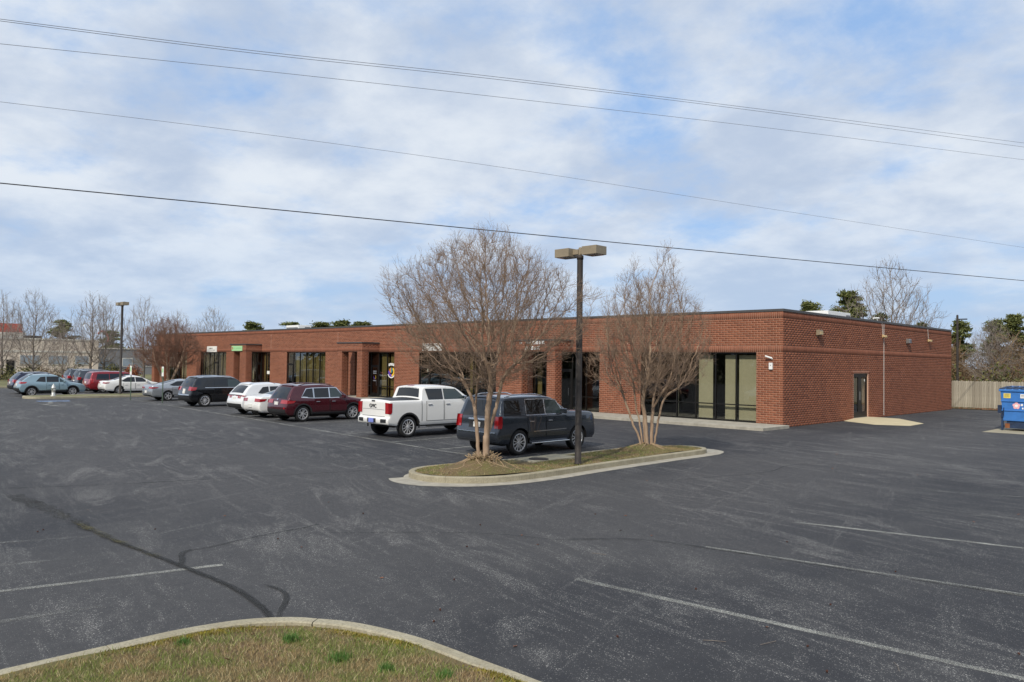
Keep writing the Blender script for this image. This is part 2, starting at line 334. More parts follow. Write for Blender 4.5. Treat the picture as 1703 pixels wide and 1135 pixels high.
for a, b in (((-3.6,-20.3),(-1.,-18.6)), ((-9.4,-19.6),(-4.6,-19.1)), ((-6.9,-22.6),(-1.6,-21.2))): ribbon('stall_line', seg(a, b, 10), .09, 'faint_paint', mk, Z1, .006)
for q in ([(-38.4,-19.6),(-37.9,-17.9),(-36.9,-18.1),(-37.3,-19.7)],): sheet('accessible_marking', q, Z1, 'blue_paint', mk)
for q in ([(-34.6,-20.4),(-32.3,-20.2),(-32.5,-19.9),(-34.7,-20.1)], [(-33.2,-19.0),(-31.9,-18.9),(-32.1,-18.6),(-33.3,-18.7)], [(-34.9,-19.9),(-37.2,-19.2),(-37.2,-19.0),(-34.9,-19.6)]): sheet('accessible_marking', q, Z1, 'line_paint', mk)
# sealed cracks
cr = link('sealed_cracks', None); cr['kind'] = 'structure'
main = smooth_path([(-1.9,-29.15),(-.3,-29.07),(.7,-29.04),(2.37,-29.05),(3.75,-29.02),(5.1,-28.93),(5.56,-28.91),(6.68,-28.86),(7.2,-28.88),(7.6,-28.93),(8.0,-29.0),(8.5,-29.15)], 8)
ribbon('crack_seal', main[30:], .09, 'tar', cr, Z1+.0055, .006); ribbon('crack_seal', main[:34], [max(.09, .34-.07*max(0, p[0])) for p in main[:34]], 'tar_worn', cr, Z1+.005, .05)
ribbon('crack_seal', main[20:], .05, 'tar', cr, Z1+.010, .004)
ribbon('mossy_seam', main[14:40], .13, 'moss_tar', cr, Z1+.016, .03)
ribbon('crack_seal', smooth_path([(8.5,-29.1),(8.2,-28.93),(7.85,-28.66),(7.6,-28.53),(7.35,-28.5),(7.1,-28.53)], 7), [.05]*3+[.06]*30+[.02]*3, 'tar', cr, Z1+.007, .004)
ribbon('crack_seal', smooth_path([(5.5,-28.88),(5.22,-28.75),(4.95,-28.64),(4.82,-28.5),(4.83,-28.3),(4.79,-28.05),(4.62,-27.2),(4.57,-26.56),(4.47,-26.17)], 7), [.08]*24+[.032]*60, 'tar', cr, Z1+.008, .004)
ribbon('crack', smooth_path([(-2.9,-29.2),(-1.95,-27.1),(-1.1,-24.4),(-.38,-22.),(-.1,-21.3)], 10), .03, 'tar', cr, Z1+.009, .012)
ribbon('crack', smooth_path([(7.9,-24.1),(8.6,-23.2),(9.69,-22.8),(12,-22.4),(14,-22.0)], 10), .03, 'tar', cr, Z1+.011, .01)
ribbon('crack', smooth_path([(5.2,-26.4),(6.2,-25.2),(7.0,-24.5),(7.9,-24.1)], 10), .02, 'tar', cr, Z1+.012, .004)
ribbon('crack', smooth_path([(5.6,-17.4),(6.4,-14.4),(6.2,-12.6),(6.6,-11.2)], 10), .02, 'tar', cr, Z1+.013, .004)

# ------------------------------------------------------------------ kerbs
def kerb_run(root, path, width, z0, z1, splits, mat='kerb_concrete', name='kerb_stone', gap=.012, closed=False):
    P = np.array(path); d = np.r_[0, np.cumsum(np.hypot(*np.diff(P, axis=0).T))]
    cuts = sorted(set([0.]+[s for s in splits if 0 < s < d[-1]]+[d[-1]]))
    for a, b in zip(cuts[:-1], cuts[1:]):
        a2, b2 = a+gap/2, b-gap/2; ts = [a2]+[t for t in d if a2+.01 < t < b2-.01]+[b2]
        q = [(np.interp(t, d, P[:,0]), np.interp(t, d, P[:,1])) for t in ts]
        i1 = offset_path(q, width); c = .02; o2 = offset_path(q, c); i2 = offset_path(q, width-c); n = len(q); V = []
        for k in range(n): V += [(*q[k], z0), (*q[k], z1-c), (*o2[k], z1), (*i2[k], z1), (*i1[k], z1-c*.6), (*i1[k], z0)]
        Fc = [(6*k+j, 6*(k+1)+j, 6*(k+1)+j+1, 6*k+j+1) for k in range(n-1) for j in range(5)]
        Fc += [tuple(range(6)), tuple(6*(n-1)+j for j in range(6))[::-1]]
        link(name, np_mesh(name, V, Fc, mat), root)
# foreground island (a grass corner beside the camera)
fk = smooth_path([(8.3,-36.),(8.3,-33.2),(8.3,-31.54),(8.31,-30.6),(8.33,-30.05),(8.46,-29.51),(8.70,-29.13),(8.96,-28.92),(9.37,-28.69),(10.09,-28.51),(10.9,-28.46),(11.57,-28.43),(13.2,-28.4),(15.,-28.4)], 6)
fk = fk[::-1]
root = thing('kerb', 'pale concrete kerb curving round the grass in the bottom left corner', 'kerb')
dd = np.r_[0, np.cumsum(np.hypot(*np.diff(np.array(fk), axis=0).T))]
def arc_at(p): return float(dd[np.argmin([math.hypot(q[0]-p[0], q[1]-p[1]) for q in fk])])
kerb_run(root, fk, .15, -.01, .13, [arc_at((8.95,-28.93)), arc_at((8.31,-30.75)), arc_at((8.3,-33.2)), arc_at((13.2,-28.4))])
inner = offset_path(fk, .152)
fz = lambda x, y: .05*min(1, max(0, math.hypot(x-8.9, y+28.9)-.3)/2.2)+.012*math.sin(x*5.1)*math.sin(y*4.3)
sheet('verge', inner+[(8.45,-40.),(19.,-40.),(19.,-28.5)], .085, 'soil', None, .22, fz)
# grass blades: dormant tan thatch with green coming through
def blades(name, pts, zs, hmin, hmax, wd, mat, lean=.8):
    n = len(pts); a = nr.uniform(0, 2*np.pi, n); h = nr.uniform(hmin, hmax, n); ln = nr.uniform(.1, lean, n)*h; b = nr.uniform(0, 2*np.pi, n)
    P = np.c_[pts, zs]; sx_ = np.c_[np.cos(a), np.sin(a), np.zeros(n)]*wd*nr.uniform(.5, 1.2, n)[:,None]; dl = np.c_[np.cos(b)*ln, np.sin(b)*ln, h]
    mid = P+dl*np.array([.4,.4,.6]); V = np.stack([P-sx_, P+sx_, mid+sx_*.7, mid-sx_*.7, P+dl], 1).reshape(-1, 3); i = np.arange(n)[:,None]*5
    T = np.concatenate([i+[0,1,2], i+[0,2,3], i+[3,2,4]], 0); return link(name, big_mesh(name, V, T, mat))
from mathutils.geometry import intersect_point_tri_2d
def resample_xy(P, st):
    P = np.array(P); d = np.r_[0, np.cumsum(np.hypot(*np.diff(P, axis=0).T))]; t = np.arange(0, d[-1], st); return np.c_[np.interp(t, d, P[:,0]), np.interp(t, d, P[:,1])]
def in_poly(pts, poly):
    A = np.array(poly); B = np.roll(A, -1, 0); x = pts[:,0:1]; y = pts[:,1:2]
    c = ((A[:,1] > y) != (B[:,1] > y)) & (x < A[:,0]+(y-A[:,1])*(B[:,0]-A[:,0])/np.where(np.abs(B[:,1]-A[:,1]) < 1e-9, 1e-9, B[:,1]-A[:,1])); return c.sum(1) % 2 == 1
vp = inner+[(8.45,-35.),(15.,-35.),(15.,-28.5)]
pts = nr.uniform((8.4,-33.), (12.6,-28.4), (105000, 2)); pts = pts[in_poly(pts, vp)]
ia = np.array(inner); near_k = np.array([np.hypot(*(ia-q).T).min() for q in pts[:]]) if False else np.min([np.hypot(pts[:,0]-a[0], pts[:,1]-a[1]) for a in resample_xy(inner, .04)], axis=0); pts = pts[(near_k > .10) | (nr.uniform(0, 1, len(pts)) < .2)]
tag(blades('grass', pts, [.083+fz(*p) for p in pts], .015, .055, .0022, 'grass_blade', 1.6), 'short winter grass, tan with green, in the bottom left corner', 'grass', kind='stuff')
mp = resample_xy(offset_path(fk, .205), .01); k = nr.integers(0, len(mp), 34000); k = k[np.sin(mp[k][:,0]*3.1+mp[k][:,1]*2.3)+nr.normal(0, .45, len(k)) > .15]; mpts = mp[k]+nr.normal(0, .042, (len(k), 2)); mpts = mpts[in_poly(mpts, vp)]
tag(blades('moss', mpts, [.083+fz(*p) for p in mpts], .008, .026, .006, 'moss', 1.6), 'yellow moss along the inside of the corner kerb', 'moss', kind='stuff')
for i, (x, y, r, lb) in enumerate([(9.28,-29.42,.07,'small bright green grass tuft nearest the kerb crack'), (10.0,-29.35,.085,'largest bright green grass tuft in the corner verge'), (10.5,-29.2,.055,'faint green grass tuft right of the largest tuft'), (10.95,-28.95,.07,'green grass tuft at the right end of the verge by the kerb'), (8.72,-30.2,.05,'low green grass tuft on the left of the verge near the kerb')]):
    p = np.array([x, y])+nr.normal(0, r*.5, (260, 2)); tag(blades('grass_tuft', p, [.09]*260, .04, .10, .003, 'green_tuft', .7), lb, 'grass tuft', 'green tufts in the corner verge')

# island with the two myrtles
isl = [(3.22,-12.2),(3.2,-14),(3.25,-17),(3.35,-19.5),(3.15,-20.9),(2.5,-21.7),(1.85,-21.93),(1.2,-21.75),(.78,-21.2),(.75,-20.3),(1.0,-18.5),(1.2,-16),(1.3,-13.3),(1.6,-12),(2.2,-11.3),(2.8,-11.3),(3.12,-11.65)]
ip = smooth_path(isl, 7, True)        # clockwise seen from above: left of travel is outside
if sum(a[0]*b[1]-a[1]*b[0] for a, b in zip(ip, ip[1:]+ip[:1])) < 0: ip = ip[::-1]
apr = link('gutter_apron', None); apr['kind'] = 'structure'
ap = [];
for (x, y), (ox, oy) in zip(ip, offset_path(ip, -1., True)):
    dx, dy = ox-x, oy-y; k = .33+.22*max(0, -dy)**3*(y < -19)+.45*max(0, dy)**2*(y > -13)
    if dx < -.5: k = .12
    ap.append((x+dx*k, y+dy*k))
n = len(ip); V = [(*p, .016) for p in offset_path(ip, .05, True)]+[(*p, .006) for p in ap]
link('apron_slab', np_mesh('apron_slab', V, [(i, n+i, n+(i+1) % n, (i+1) % n) for i in range(n)], 'concrete'), apr)
root = thing('kerb', 'long rounded kerb round the island with two bare myrtles', 'kerb')
cl = ip+[ip[0]]; kerb_run(root, cl, .15, -.01, .15, list(np.arange(2.2, 40, 2.9)), gap=.006)
iin = offset_path(ip, .152, True)
T1 = (2.13,-20.24); T2 = (2.22,-13.48)
mz = lambda x, y: .36*math.exp(-((x-T1[0])**2+(y-T1[1])**2)/.45)+.20*math.exp(-((x-T2[0])**2+(y-T2[1])**2)/.4)+.02*math.sin(x*4)*math.sin(y*3.1)
sheet('island_soil', iin, .135, 'soil', None, .16, mz)
pts = nr.uniform((.8,-21.9), (3.4,-11.2), (42000, 2)); pts = pts[in_poly(pts, iin)]
d1 = np.hypot(pts[:,0]-T1[0], pts[:,1]-T1[1]); d2 = np.hypot(pts[:,0]-T2[0], pts[:,1]-T2[1]); pts = pts[(d1 > nr.uniform(.5, 1.3, len(pts))) & (d2 > nr.uniform(.1, .5, len(pts)))]
pts = pts[~((pts[:,0] < 2.05) & (pts[:,1] > -18.6) & (pts[:,1] < -16.1))]
tag(blades('grass', pts, [.133+mz(*p) for p in pts], .012, .045, .004, 'grass_blade', 1.3), 'thin patchy grass on the island under the two myrtles', 'grass', kind='stuff')
inl = thing('storm_drain', 'grey concrete drain inlet with iron cover beside the lamp pole', 'drain', (1.72,-17.35,0))
box('inlet_slab', 'kerb_concrete', inl, -.55, .3, -.95, .85, .08, .172, .015); MB().lathe([(.02,.03),(.27,.03),(.27,.045),(.02,.048)], (-.0,-.45,.14), 20).build('manhole_cover', 'cast_iron', inl)
# island with hydrant, far left
hi = smooth_path([(-40.9,-11.5),(-40.7,-15),(-40.7,-18.4),(-41.2,-19.3),(-42.3,-19.4),(-43.1,-18.6),(-43.3,-15),(-43.3,-11.5),(-42.6,-10.7),(-41.5,-10.7)], 5, True)
if sum(a[0]*b[1]-a[1]*b[0] for a, b in zip(hi, hi[1:]+hi[:1])) < 0: hi = hi[::-1]
root = thing('kerb', 'far kerb round the grass island with the hydrant', 'kerb'); kerb_run(root, hi+[hi[0]], .15, -.01, .14, list(np.arange(3, 40, 3)), gap=.006)
sheet('hydrant_island_soil', offset_path(hi, .152, True), .13, 'field')
# verges
sheet('fence_verge', [(.2,25.65),(75,25.65),(75,27.6),(-6,27.6),(-6,25.65)], .03, 'soil'); sheet('roadside_verge', [(-61.1,-18.9),(-61.1,20),(-100,20),(-100,-18.9)], .02, 'field')
root = thing('kerb', 'straight distant kerb at the left edge beyond the parked cars', 'kerb'); kerb_run(root, [(-61.05,20.),(-61.05,-18.9),(-90,-18.9)], .15, -.02, .14, [10, 20, 30, 40, 50, 60])
# building apron
sw = link('sidewalk', None); sw['kind'] = 'structure'
e = .32
while e > -71:
    a = max(e-3.0, -71.2); box('paving_slab', 'concrete', sw, a+.006, e, -2.45, -.004, -.02, .13, .012); e = a
rp = link('door_ramp', None); rp['kind'] = 'structure'
V = [(.0,6.7,.012),(.0,8.0,.09),(.0,10.05,.09),(.0,11.4,.012),(1.15,11.2,.012),(3.2,8.5,.008),(3.3,6.2,.008),(1.95,5.5,.008),(1.3,8.0,.085),(1.3,9.9,.085)]
V = [(x+.006, y, z) for x, y, z in V]
link('ramp_slab', np_mesh('ramp_slab', V, [(0,7,8,1),(1,8,9,2),(2,9,4,3),(7,6,8),(6,5,9,8),(5,4,9)], 'ramp_concrete'), rp)
# ================================================================== brick building
BL, BD, BH = 71.0, 24.6, 5.19
C = .1016; HEAD = 33*C; S1 = HEAD+.3048; TOPB = S1+12*C; TOPE = TOPB+.3048
bld = thing('brick_building', 'long low red brick office building with dark window bays', 'building')
BR = {'brick': ([], []), 'brick_soldier': ([], [])}
def add_bricks(kind, O, u, nrm, cells, d=.008):           # cells: (u0,u1,z0,z1); front face and four sides
    if not cells: return
    O = np.array(O, float); u = np.array(u, float); nrm = np.array(nrm, float); A = np.array(cells)
    def P(a, z, q): return O+a[:,None]*u+np.c_[np.zeros((len(a), 2)), z]+q*nrm
    e = .0015; q = [P(A[:,0]+e, A[:,2]+e, d), P(A[:,1]-e, A[:,2]+e, d), P(A[:,1]-e, A[:,3]-e, d), P(A[:,0]+e, A[:,3]-e, d), P(A[:,0], A[:,2], 0), P(A[:,1], A[:,2], 0), P(A[:,1], A[:,3], 0), P(A[:,0], A[:,3], 0)]
    V = np.stack(q, 1).reshape(-1, 3); base = sum(len(v) for v in BR[kind][0]); i = base+np.arange(len(A))[:,None]*8
    f = [[0,1,2,3],[4,5,1,0],[5,6,2,1],[6,7,3,2],[7,4,0,3]]
    if np.dot(np.cross(u, (0,0,1)), nrm) < 0: f = [g[::-1] for g in f]
    BR[kind][0].append(V); BR[kind][1].append(np.concatenate([i+g for g in f], 0))
J = .0135
def running(O, u, nrm, u0, u1, z0, z1, ph=0., d=.008):
    k = int(math.floor(z0/C+.01)); cells = []
    while k*C < z1-.02:
        a = max(k*C, z0)+J/2; b = min((k+1)*C, z1)-J/2
        if b-a > .02:
            s = u0+((ph+(.1525 if k % 2 else 0)) % .305)-.305
            while s < u1:
                p, q = max(s, u0)+J/2, min(s+.305, u1)-J/2
                if q-p > .02: cells.append((p, q, a, b))
                s += .305
        k += 1
    add_bricks('brick', O, u, nrm, cells, d)
def soldier(O, u, nrm, u0, u1, z0, z1, d=.009):
    n = max(1, round((u1-u0)/.1016)); st = (u1-u0)/n
    add_bricks('brick_soldier', O, u, nrm, [(u0+i*st+J/2, u0+(i+1)*st-J/2, z0+J/2, z1-J/2) for i in range(n)], d)
# openings on the front, metres left of the corner
OPEN = [(1.27,7.69),(10.33,15.3),(18.3,25.86),(28.54,33.4),(37.43,43.43),(46.17,50.5),(54.46,60.05),(63.2,68.2)]
PORT = [(12.2,15.3),(30.32,33.45),(47.64,50.5),(65.2,68.3)]
Ofr = (0, .008, 0); U = (-1,0,0); NF = (0,-1,0)
edges = [0.]+[v for o in OPEN for v in o]+[BL]
wall = MB()
for a, b in zip(edges[0::2], edges[1::2]):
    wall.box(-b, -max(a, .008), .008, .32, -.05, HEAD)
    running(Ofr, U, NF, a, b, .13 if a > 0 else .13, HEAD)
    for ux, nx in ((a, 1), (b, -1)):      # brick returns into the openings
        if 0 < ux < BL: running((-ux, .012, 0), (0,1,0), (nx,0,0), 0, .13, .13, HEAD, .1)
wall.box(-BL, -.008, .008, .32, HEAD, BH)
soldier(Ofr, U, NF, 0, BL, HEAD, S1); soldier(Ofr, U, NF, 0, BL, TOPB, TOPE)
# vertical control joints split the field of bricks
CJ = [0, 17.9, 35.72, 46.05, 61.9, BL]
for a, b in zip(CJ[:-1], CJ[1:]): running(Ofr, U, NF, a+(.008 if a else 0), b-.008, S1, TOPB)
wall.build('front_wall', 'mortar', bld)
for x in CJ[1:-1]: box('control_joint', 'light_mortar', bld, -x-.011, -x+.011, .003, .0075, S1, BH)
# right wall
DOOR = (8.02, 9.98)
w2 = MB().box(-.32, -.008, .33, DOOR[0], -.05, BH).box(-.32, -.008, DOOR[1], BD, -.05, BH).box(-.32, -.008, DOOR[0], DOOR[1], 2.40, BH); w2.build('side_wall', 'mortar', bld)
Or = (-.008, 0, 0); UR = (0,1,0); NR = (1,0,0)
running(Or, UR, NR, .0085, DOOR[0]-.1, 0, HEAD); running(Or, UR, NR, DOOR[1]+.1, 12.25, 0, HEAD); running(Or, UR, NR, 12.27, BD, 0, HEAD)
running(Or, UR, NR, DOOR[0]-.1, DOOR[1]+.1, 2.54, HEAD)
for a, b in ((.0085, 12.25), (12.27, BD)):
    soldier(Or, UR, NR, a, b, HEAD, S1); soldier(Or, UR, NR, a, b, TOPB, TOPE); running(Or, UR, NR, a, b, S1, TOPB)
qc = []
for k in range(25):
    z = k*C
    if z+C > 2.5: break
    for s, e0 in ((-1, DOOR[0]), (1, DOOR[1])):
        ln = .10 if k % 2 else .098; p, q = (e0-.1, e0) if s < 0 else (e0, e0+.1); qc.append((p+.012, q-.012, z+.012, z+C-.012))
for i in range(16): qc.append((DOOR[0]-.4+.02+i*.17, DOOR[0]-.4+i*.17+.15, 2.415, 2.525))
qc = [c for c in qc if not (c[0] < DOOR[0]-.12 and c[3] < 2.4)]
add_bricks('brick_soldier', Or, UR, NR, qc, .012)
box('lintel_joint', 'light_mortar', bld, -.0079, -.003, DOOR[0]-.42, DOOR[1]+.42, 2.405, 2.535)
for y in DOOR: box('door_quoin_joint', 'light_mortar', bld, -.0079, -.002, y-.1 if y == DOOR[0] else y, y if y == DOOR[0] else y+.1, 0, 2.403)
box('control_joint', 'white_paint', bld, -.0075, .012, 12.249, 12.271, .1, BH)
# other walls, roof, coping
MB().box(-BL, -.32, BD-.3, BD, -.05, BH).box(-BL, -BL+.3, .33, BD-.3, -.05, BH).build('rear_wall', 'brick', bld)
box('roof_deck', 'gravel_roof', bld, -BL+.3, -.33, .33, BD-.31, 4.78, 4.9)
cp = MB(); cp.box(-BL-.03, .03, -.03, .36, BH+.002, 5.30).box(-.36, .03, .361, BD+.03, BH+.002, 5.30).box(-BL-.03, -.361, BD-.33, BD+.03, BH+.002, 5.30).box(-BL-.03, -BL+.33, .361, BD-.331, BH+.002, 5.30); cp.build('coping', 'coping', bld)
# inside: floor, partition, ceiling
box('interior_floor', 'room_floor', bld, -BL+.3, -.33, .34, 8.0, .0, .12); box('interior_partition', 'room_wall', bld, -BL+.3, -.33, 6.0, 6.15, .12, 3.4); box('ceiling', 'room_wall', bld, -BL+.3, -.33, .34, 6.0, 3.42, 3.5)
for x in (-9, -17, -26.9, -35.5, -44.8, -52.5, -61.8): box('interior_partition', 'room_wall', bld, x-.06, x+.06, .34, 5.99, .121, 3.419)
# window bays
YG = .13
def bay(u0, u1, n, doors=(), blinds=None, bands=(.91,), mat=None, two=False):
    x0, x1 = -u1, -u0; r = link('window_bay', None, bld); st = (x1-x0)/n; f = MB()
    f.box(x0, x1, YG-.02, YG+.07, HEAD-.06, HEAD-.001); f.box(x0, x1, YG-.02, YG+.07, .131, .19)
    for i in range(n+1):
        c = x0+i*st; a, b = max(x0, c-.03), min(x1, c+.03); f.box(a, b, YG-.022, YG+.072, .19, HEAD-.06)
    for i in range(n):
        a, b = x0+i*st+(.03 if i else .03), x0+(i+1)*st-.03
        if i in doors:
            d = link('entrance_door', None, bld); dm = MB(); z1 = 2.36
            dm.box(a, a+.1, YG-.03, YG+.03, .19, z1).box(b-.1, b, YG-.03, YG+.03, .19, z1).box(a+.1, b-.1, YG-.03, YG+.03, z1-.11, z1).box(a+.1, b-.1, YG-.03, YG+.03, .19, .42); dm.build('door_frame', 'bronze_frame', d)
            box('door_pane', 'pane_glass', d, a+.1, b-.1, YG-.004, YG+.004, .42, z1-.11)
            MB().tube([(b-.2,YG-.035,.95),(b-.2,YG-.075,.97),(b-.2,YG-.075,1.33),(b-.2,YG-.035,1.35)], .014, 8).build('door_handle', 'grey_metal', d)
            f.box(a, b, YG-.02, YG+.07, z1+.002, z1+.06); zz = [(z1+.06, HEAD-.06)]
        else:
            zz = []; lo = .19
            for z in bands: f.box(a, b, YG-.02, YG+.07, z-.025, z+.025); zz.append((lo, z-.025)); lo = z+.025
            zz.append((lo, HEAD-.06))
        for z0, z1 in zz: box('pane', 'pane_glass', r, a, b, YG+.01, YG+.018, z0, z1)
        if blinds and i in blinds:
            g0, g1, m = blinds[i]; w0 = a+(b-a)*g0; w1 = a+(b-a)*g1; bm_ = MB(); q = w0; bw = .089
            while q < w1-.03:
                e1 = min(q+bw, w1); bm_.add([(q, YG+.22, .2), (e1, YG+.245, .2), (e1, YG+.245, HEAD-.12), (q, YG+.22, HEAD-.12)], [(0,1,2,3)]); q += bw*.97
            bm_.build('blind', m, r)
    f.build('frame', 'bronze_frame', r); return r
cr_ = 'blinds_cream'; am = 'blinds_amber'
bay(*OPEN[0], 6, blinds={5: (0,1,cr_), 4: (.35,.96,cr_), 3: (0,.75,cr_), 1: (.9,1,cr_)})
b2 = bay(*OPEN[1], 5, doors=(2,), blinds={0: (.1,.5,am)})
b3 = bay(*OPEN[2], 7, doors=(0,), blinds={4: (.5,1,am)})
b4 = bay(*OPEN[3], 5, doors=(2,), blinds={3: (0,.9,am), 4: (.1,.5,am)})
b5 = bay(*OPEN[4], 6, doors=(0,), blinds={1: (.0,1,am), 2: (0,1,am), 3: (0,1,am), 4: (0,1,am), 5: (0,1,am)}, bands=(.36,))
b6 = bay(*OPEN[5], 5, doors=(2,), blinds={0: (0,1,cr_), 3: (.1,.8,am), 4: (.35,1,cr_)})
b7 = bay(*OPEN[6], 6, doors=(3,), blinds={0: (.1,1,am), 1: (0,.8,am), 2: (0,1,am), 4: (.1,.9,am), 5: (0,1,am)}, bands=(.36,))
b8 = bay(*OPEN[7], 5, doors=(2,), blinds={3: (0,1,cr_), 4: (0,1,cr_)})
# side double door
sd_ = link('side_door', None, bld)
dm = MB().box(-.16, -.06, DOOR[0]+.001, DOOR[0]+.07, .1, 2.39).box(-.16, -.06, DOOR[1]-.07, DOOR[1]-.001, .1, 2.39).box(-.16, -.06, DOOR[0]+.07, DOOR[1]-.07, 2.31, 2.39).box(-.13, -.07, 8.87, 9.13, .1, 2.31)
for a, b in ((8.09, 8.87), (9.13, 9.91)): dm.box(-.13, -.07, a, a+.09, .1, 2.31).box(-.13, -.07, b-.09, b, .1, 2.31).box(-.13, -.07, a+.09, b-.09, .1, .4).box(-.13, -.07, a+.09, b-.09, 2.2, 2.31); box('door_pane', 'pane_glass', sd_, -.104, -.096, a+.09, b-.09, .4, 2.2)
dm.build('door_frame', 'bronze_frame', sd_); box('push_plate', 'grey_metal', sd_, -.068, -.05, 8.93, 9.05, 1.0, 1.45, .005); box('threshold', 'concrete', sd_, -.3, -.005, DOOR[0], DOOR[1], 0, .098); box('door_notice', 'paper', sd_, -.095, -.09, 9.65, 9.75, 1.98, 2.1)
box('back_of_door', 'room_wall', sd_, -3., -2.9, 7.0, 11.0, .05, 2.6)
# porticos: two brick piers and a brick box beam with a metal cap
for k, (a, b) in enumerate(PORT):
    pt = link('portico', None, bld); D = 1.5; TOP = 3.95; m = MB()
    for p, q in ((a, a+.6), (b-.6, b)):
        m.box(-q+.008, -p-.008, -D+.008, -D+.592, .131, HEAD)
        running((0,-D+.008,0), U, NF, p, q, .131, HEAD); running((0,-D+.592,0), U, (0,1,0), p, q, .131, HEAD, .05)
        for xx, nx in ((-p-.008, 1), (-q+.008, -1)): running((xx, -D+.012, 0), (0,1,0), (nx,0,0), 0, .576, .131, HEAD, .1)
    m.box(-b+.008, -a-.008, -D+.008, .0, HEAD+.001, TOP); m.build('pier_core', 'mortar', pt)
    soldier((0,-D+.008,0), U, NF, a, b, HEAD, S1); running((0,-D+.008,0), U, NF, a, b, S1, TOP)
    for xx, nx in ((-a-.008, 1), (-b+.008, -1)): soldier((xx, -D+.009, 0), (0,1,0), (nx,0,0), 0, D-.02, HEAD, S1); running((xx, -D+.009, 0), (0,1,0), (nx,0,0), 0, D-.02, S1, TOP)
    box('portico_cap', 'coping', pt, -b-.04, -a+.04, -D-.04, -.003, TOP+.002, TOP+.09)
    box('soffit', 'dark_metal', pt, -b+.05, -a-.05, -D+.05, -.01, HEAD-.02, HEAD-.001)
for kd in BR:
    o = link('brick_courses' if kd == 'brick' else 'soldier_course', big_mesh(kd, np.concatenate(BR[kd][0]), np.concatenate(BR[kd][1]), kd), bld); o['kind'] = 'stuff'

# decals on the entrance glass: lettering over a round swirl, white arc below
def disc(cx, cz, r0, r1, a0, a1, n=18, sq=1.): return [(cx+r1*sq*math.cos(a0+(a1-a0)*i/n), cz+r1*math.sin(a0+(a1-a0)*i/n)) for i in range(n+1)]+[(cx+r0*sq*math.cos(a1+(a0-a1)*i/n), cz+r0*math.sin(a1+(a0-a1)*i/n)) for i in range(n+1)]
def flat(name, poly, y, mat, parent):
    V, Fc = cdt(poly); return link(name, np_mesh(name, [(x, y, z) for x, z in V], Fc, mat), parent)
def emblem(parent, cx, cz, r, y):
    pi = math.pi
    for i, (h, wd) in enumerate(((.36,.2),(.44,.22),(.44,.22),(.36,.2))):
        x = cx+(i-1.5)*r*.46; flat('emblem_letter', [(x-r*wd, cz+r*1.08+r*.1*(1.5-abs(i-1.5))), (x+r*wd, cz+r*1.08+r*.1*(1.5-abs(i-1.5))), (x+r*wd, cz+r*(1.2+h)), (x-r*wd, cz+r*(1.2+h))], y, 'decal_white', parent)
        flat('emblem_letter_gap', [(x-r*.05, cz+r*1.25), (x+r*.06, cz+r*1.25), (x+r*.06, cz+r*(1.05+h)), (x-r*.05, cz+r*(1.05+h))], y-.002, 'text_dark', parent)
    flat('emblem_crescent', disc(cx, cz, r*.62, r, -.45*pi, .3*pi), y, 'decal_yellow', parent); flat('emblem_crescent', disc(cx, cz, r*.55, r, -1.05*pi, -.46*pi), y, 'decal_purple', parent)
    flat('emblem_globe', disc(cx-r*.1, cz+r*.25, 0.01, r*.52, .5*pi, 1.5*pi), y-.001, 'decal_orange', parent); flat('emblem_globe', disc(cx-r*.1, cz+r*.25, .01, r*.52, -.5*pi, .5*pi), y-.001, 'decal_teal', parent)
    flat('emblem_arc', disc(cx, cz, r*1.08, r*1.3, -.85*pi, -.15*pi), y, 'decal_white', parent)
yd = YG+.006
emblem(b4, -29.05, 1.98, .36, yd); emblem(b4, -32.2, 2.08, .36, yd)
dl = link('door_sign', None, b4)
for z, hw, h, m in ((1.92,.2,.09,'decal_white'), (1.78,.2,.09,'decal_white'), (1.26,.2,.07,'decal_white')): flat('lettering', [(-30.97-hw, z), (-30.97+hw, z), (-30.97+hw, z+h), (-30.97-hw, z+h)], YG-.034, m, b4)
flat('emblem_crescent', disc(-30.97, 1.55, .08, .18, -.45*math.pi, .3*math.pi), YG-.034, 'decal_yellow', b4); flat('emblem_crescent', disc(-30.97, 1.55, .05, .18, -1.1*math.pi, -.46*math.pi), YG-.034, 'decal_purple', b4)
bpy.data.objects.remove(dl)
flat('notice', [(-46.9, 1.45), (-46.45, 1.45), (-46.45, 1.72), (-46.9, 1.72)], yd, 'paper', b6)
flat('notice', [(-25.05, 2.05), (-24.75, 2.05), (-24.75, 2.25), (-25.05, 2.25)], yd, 'paper', b3)

# signs on the front
def panel_sign(label, x0, x1, z0, z1, y, mat, marks):
    t = thing('wall_sign', label, 'sign', ((x0+x1)/2, y, z0)); h = (x1-x0)/2; box('sign_panel', mat, t, -h, h, -.05, 0, 0, z1-z0, .006)
    for a, b, c, d, m in marks: box('lettering', m, t, -h+a*2*h, -h+b*2*h, -.056, -.0505, c*(z1-z0), d*(z1-z0))
    return t
def glyphs(x0, x1, z0, z1, n, m, seed):
    r = random.Random(seed); out = []; st = (x1-x0)/n
    for i in range(n):
        a = x0+i*st; out.append((a, a+st*.3, z0, z1, m))
        if r.random() < .7: out.append((a+st*.3, a+st*.8, z0+(z1-z0)*r.choice((.0,.4,.75)), z0+(z1-z0)*r.choice((.25,.6,1.)) if False else z1-(z1-z0)*r.choice((0,.1)), m)) if r.random() < .25 else out.append((a+st*.3, a+st*.78, z1-(z1-z0)*.3, z1, m))
    return out
panel_sign('white sign with small dark writing above the far brown window bay', -58.5, -56.4, 3.35, 3.9, -.001, 'paper', glyphs(.22, .62, .5, .72, 9, 'text_dark', 2)+[(.66,.84,.28,.36,'text_dark'),(.25,.6,.3,.36,'cable_grey')])
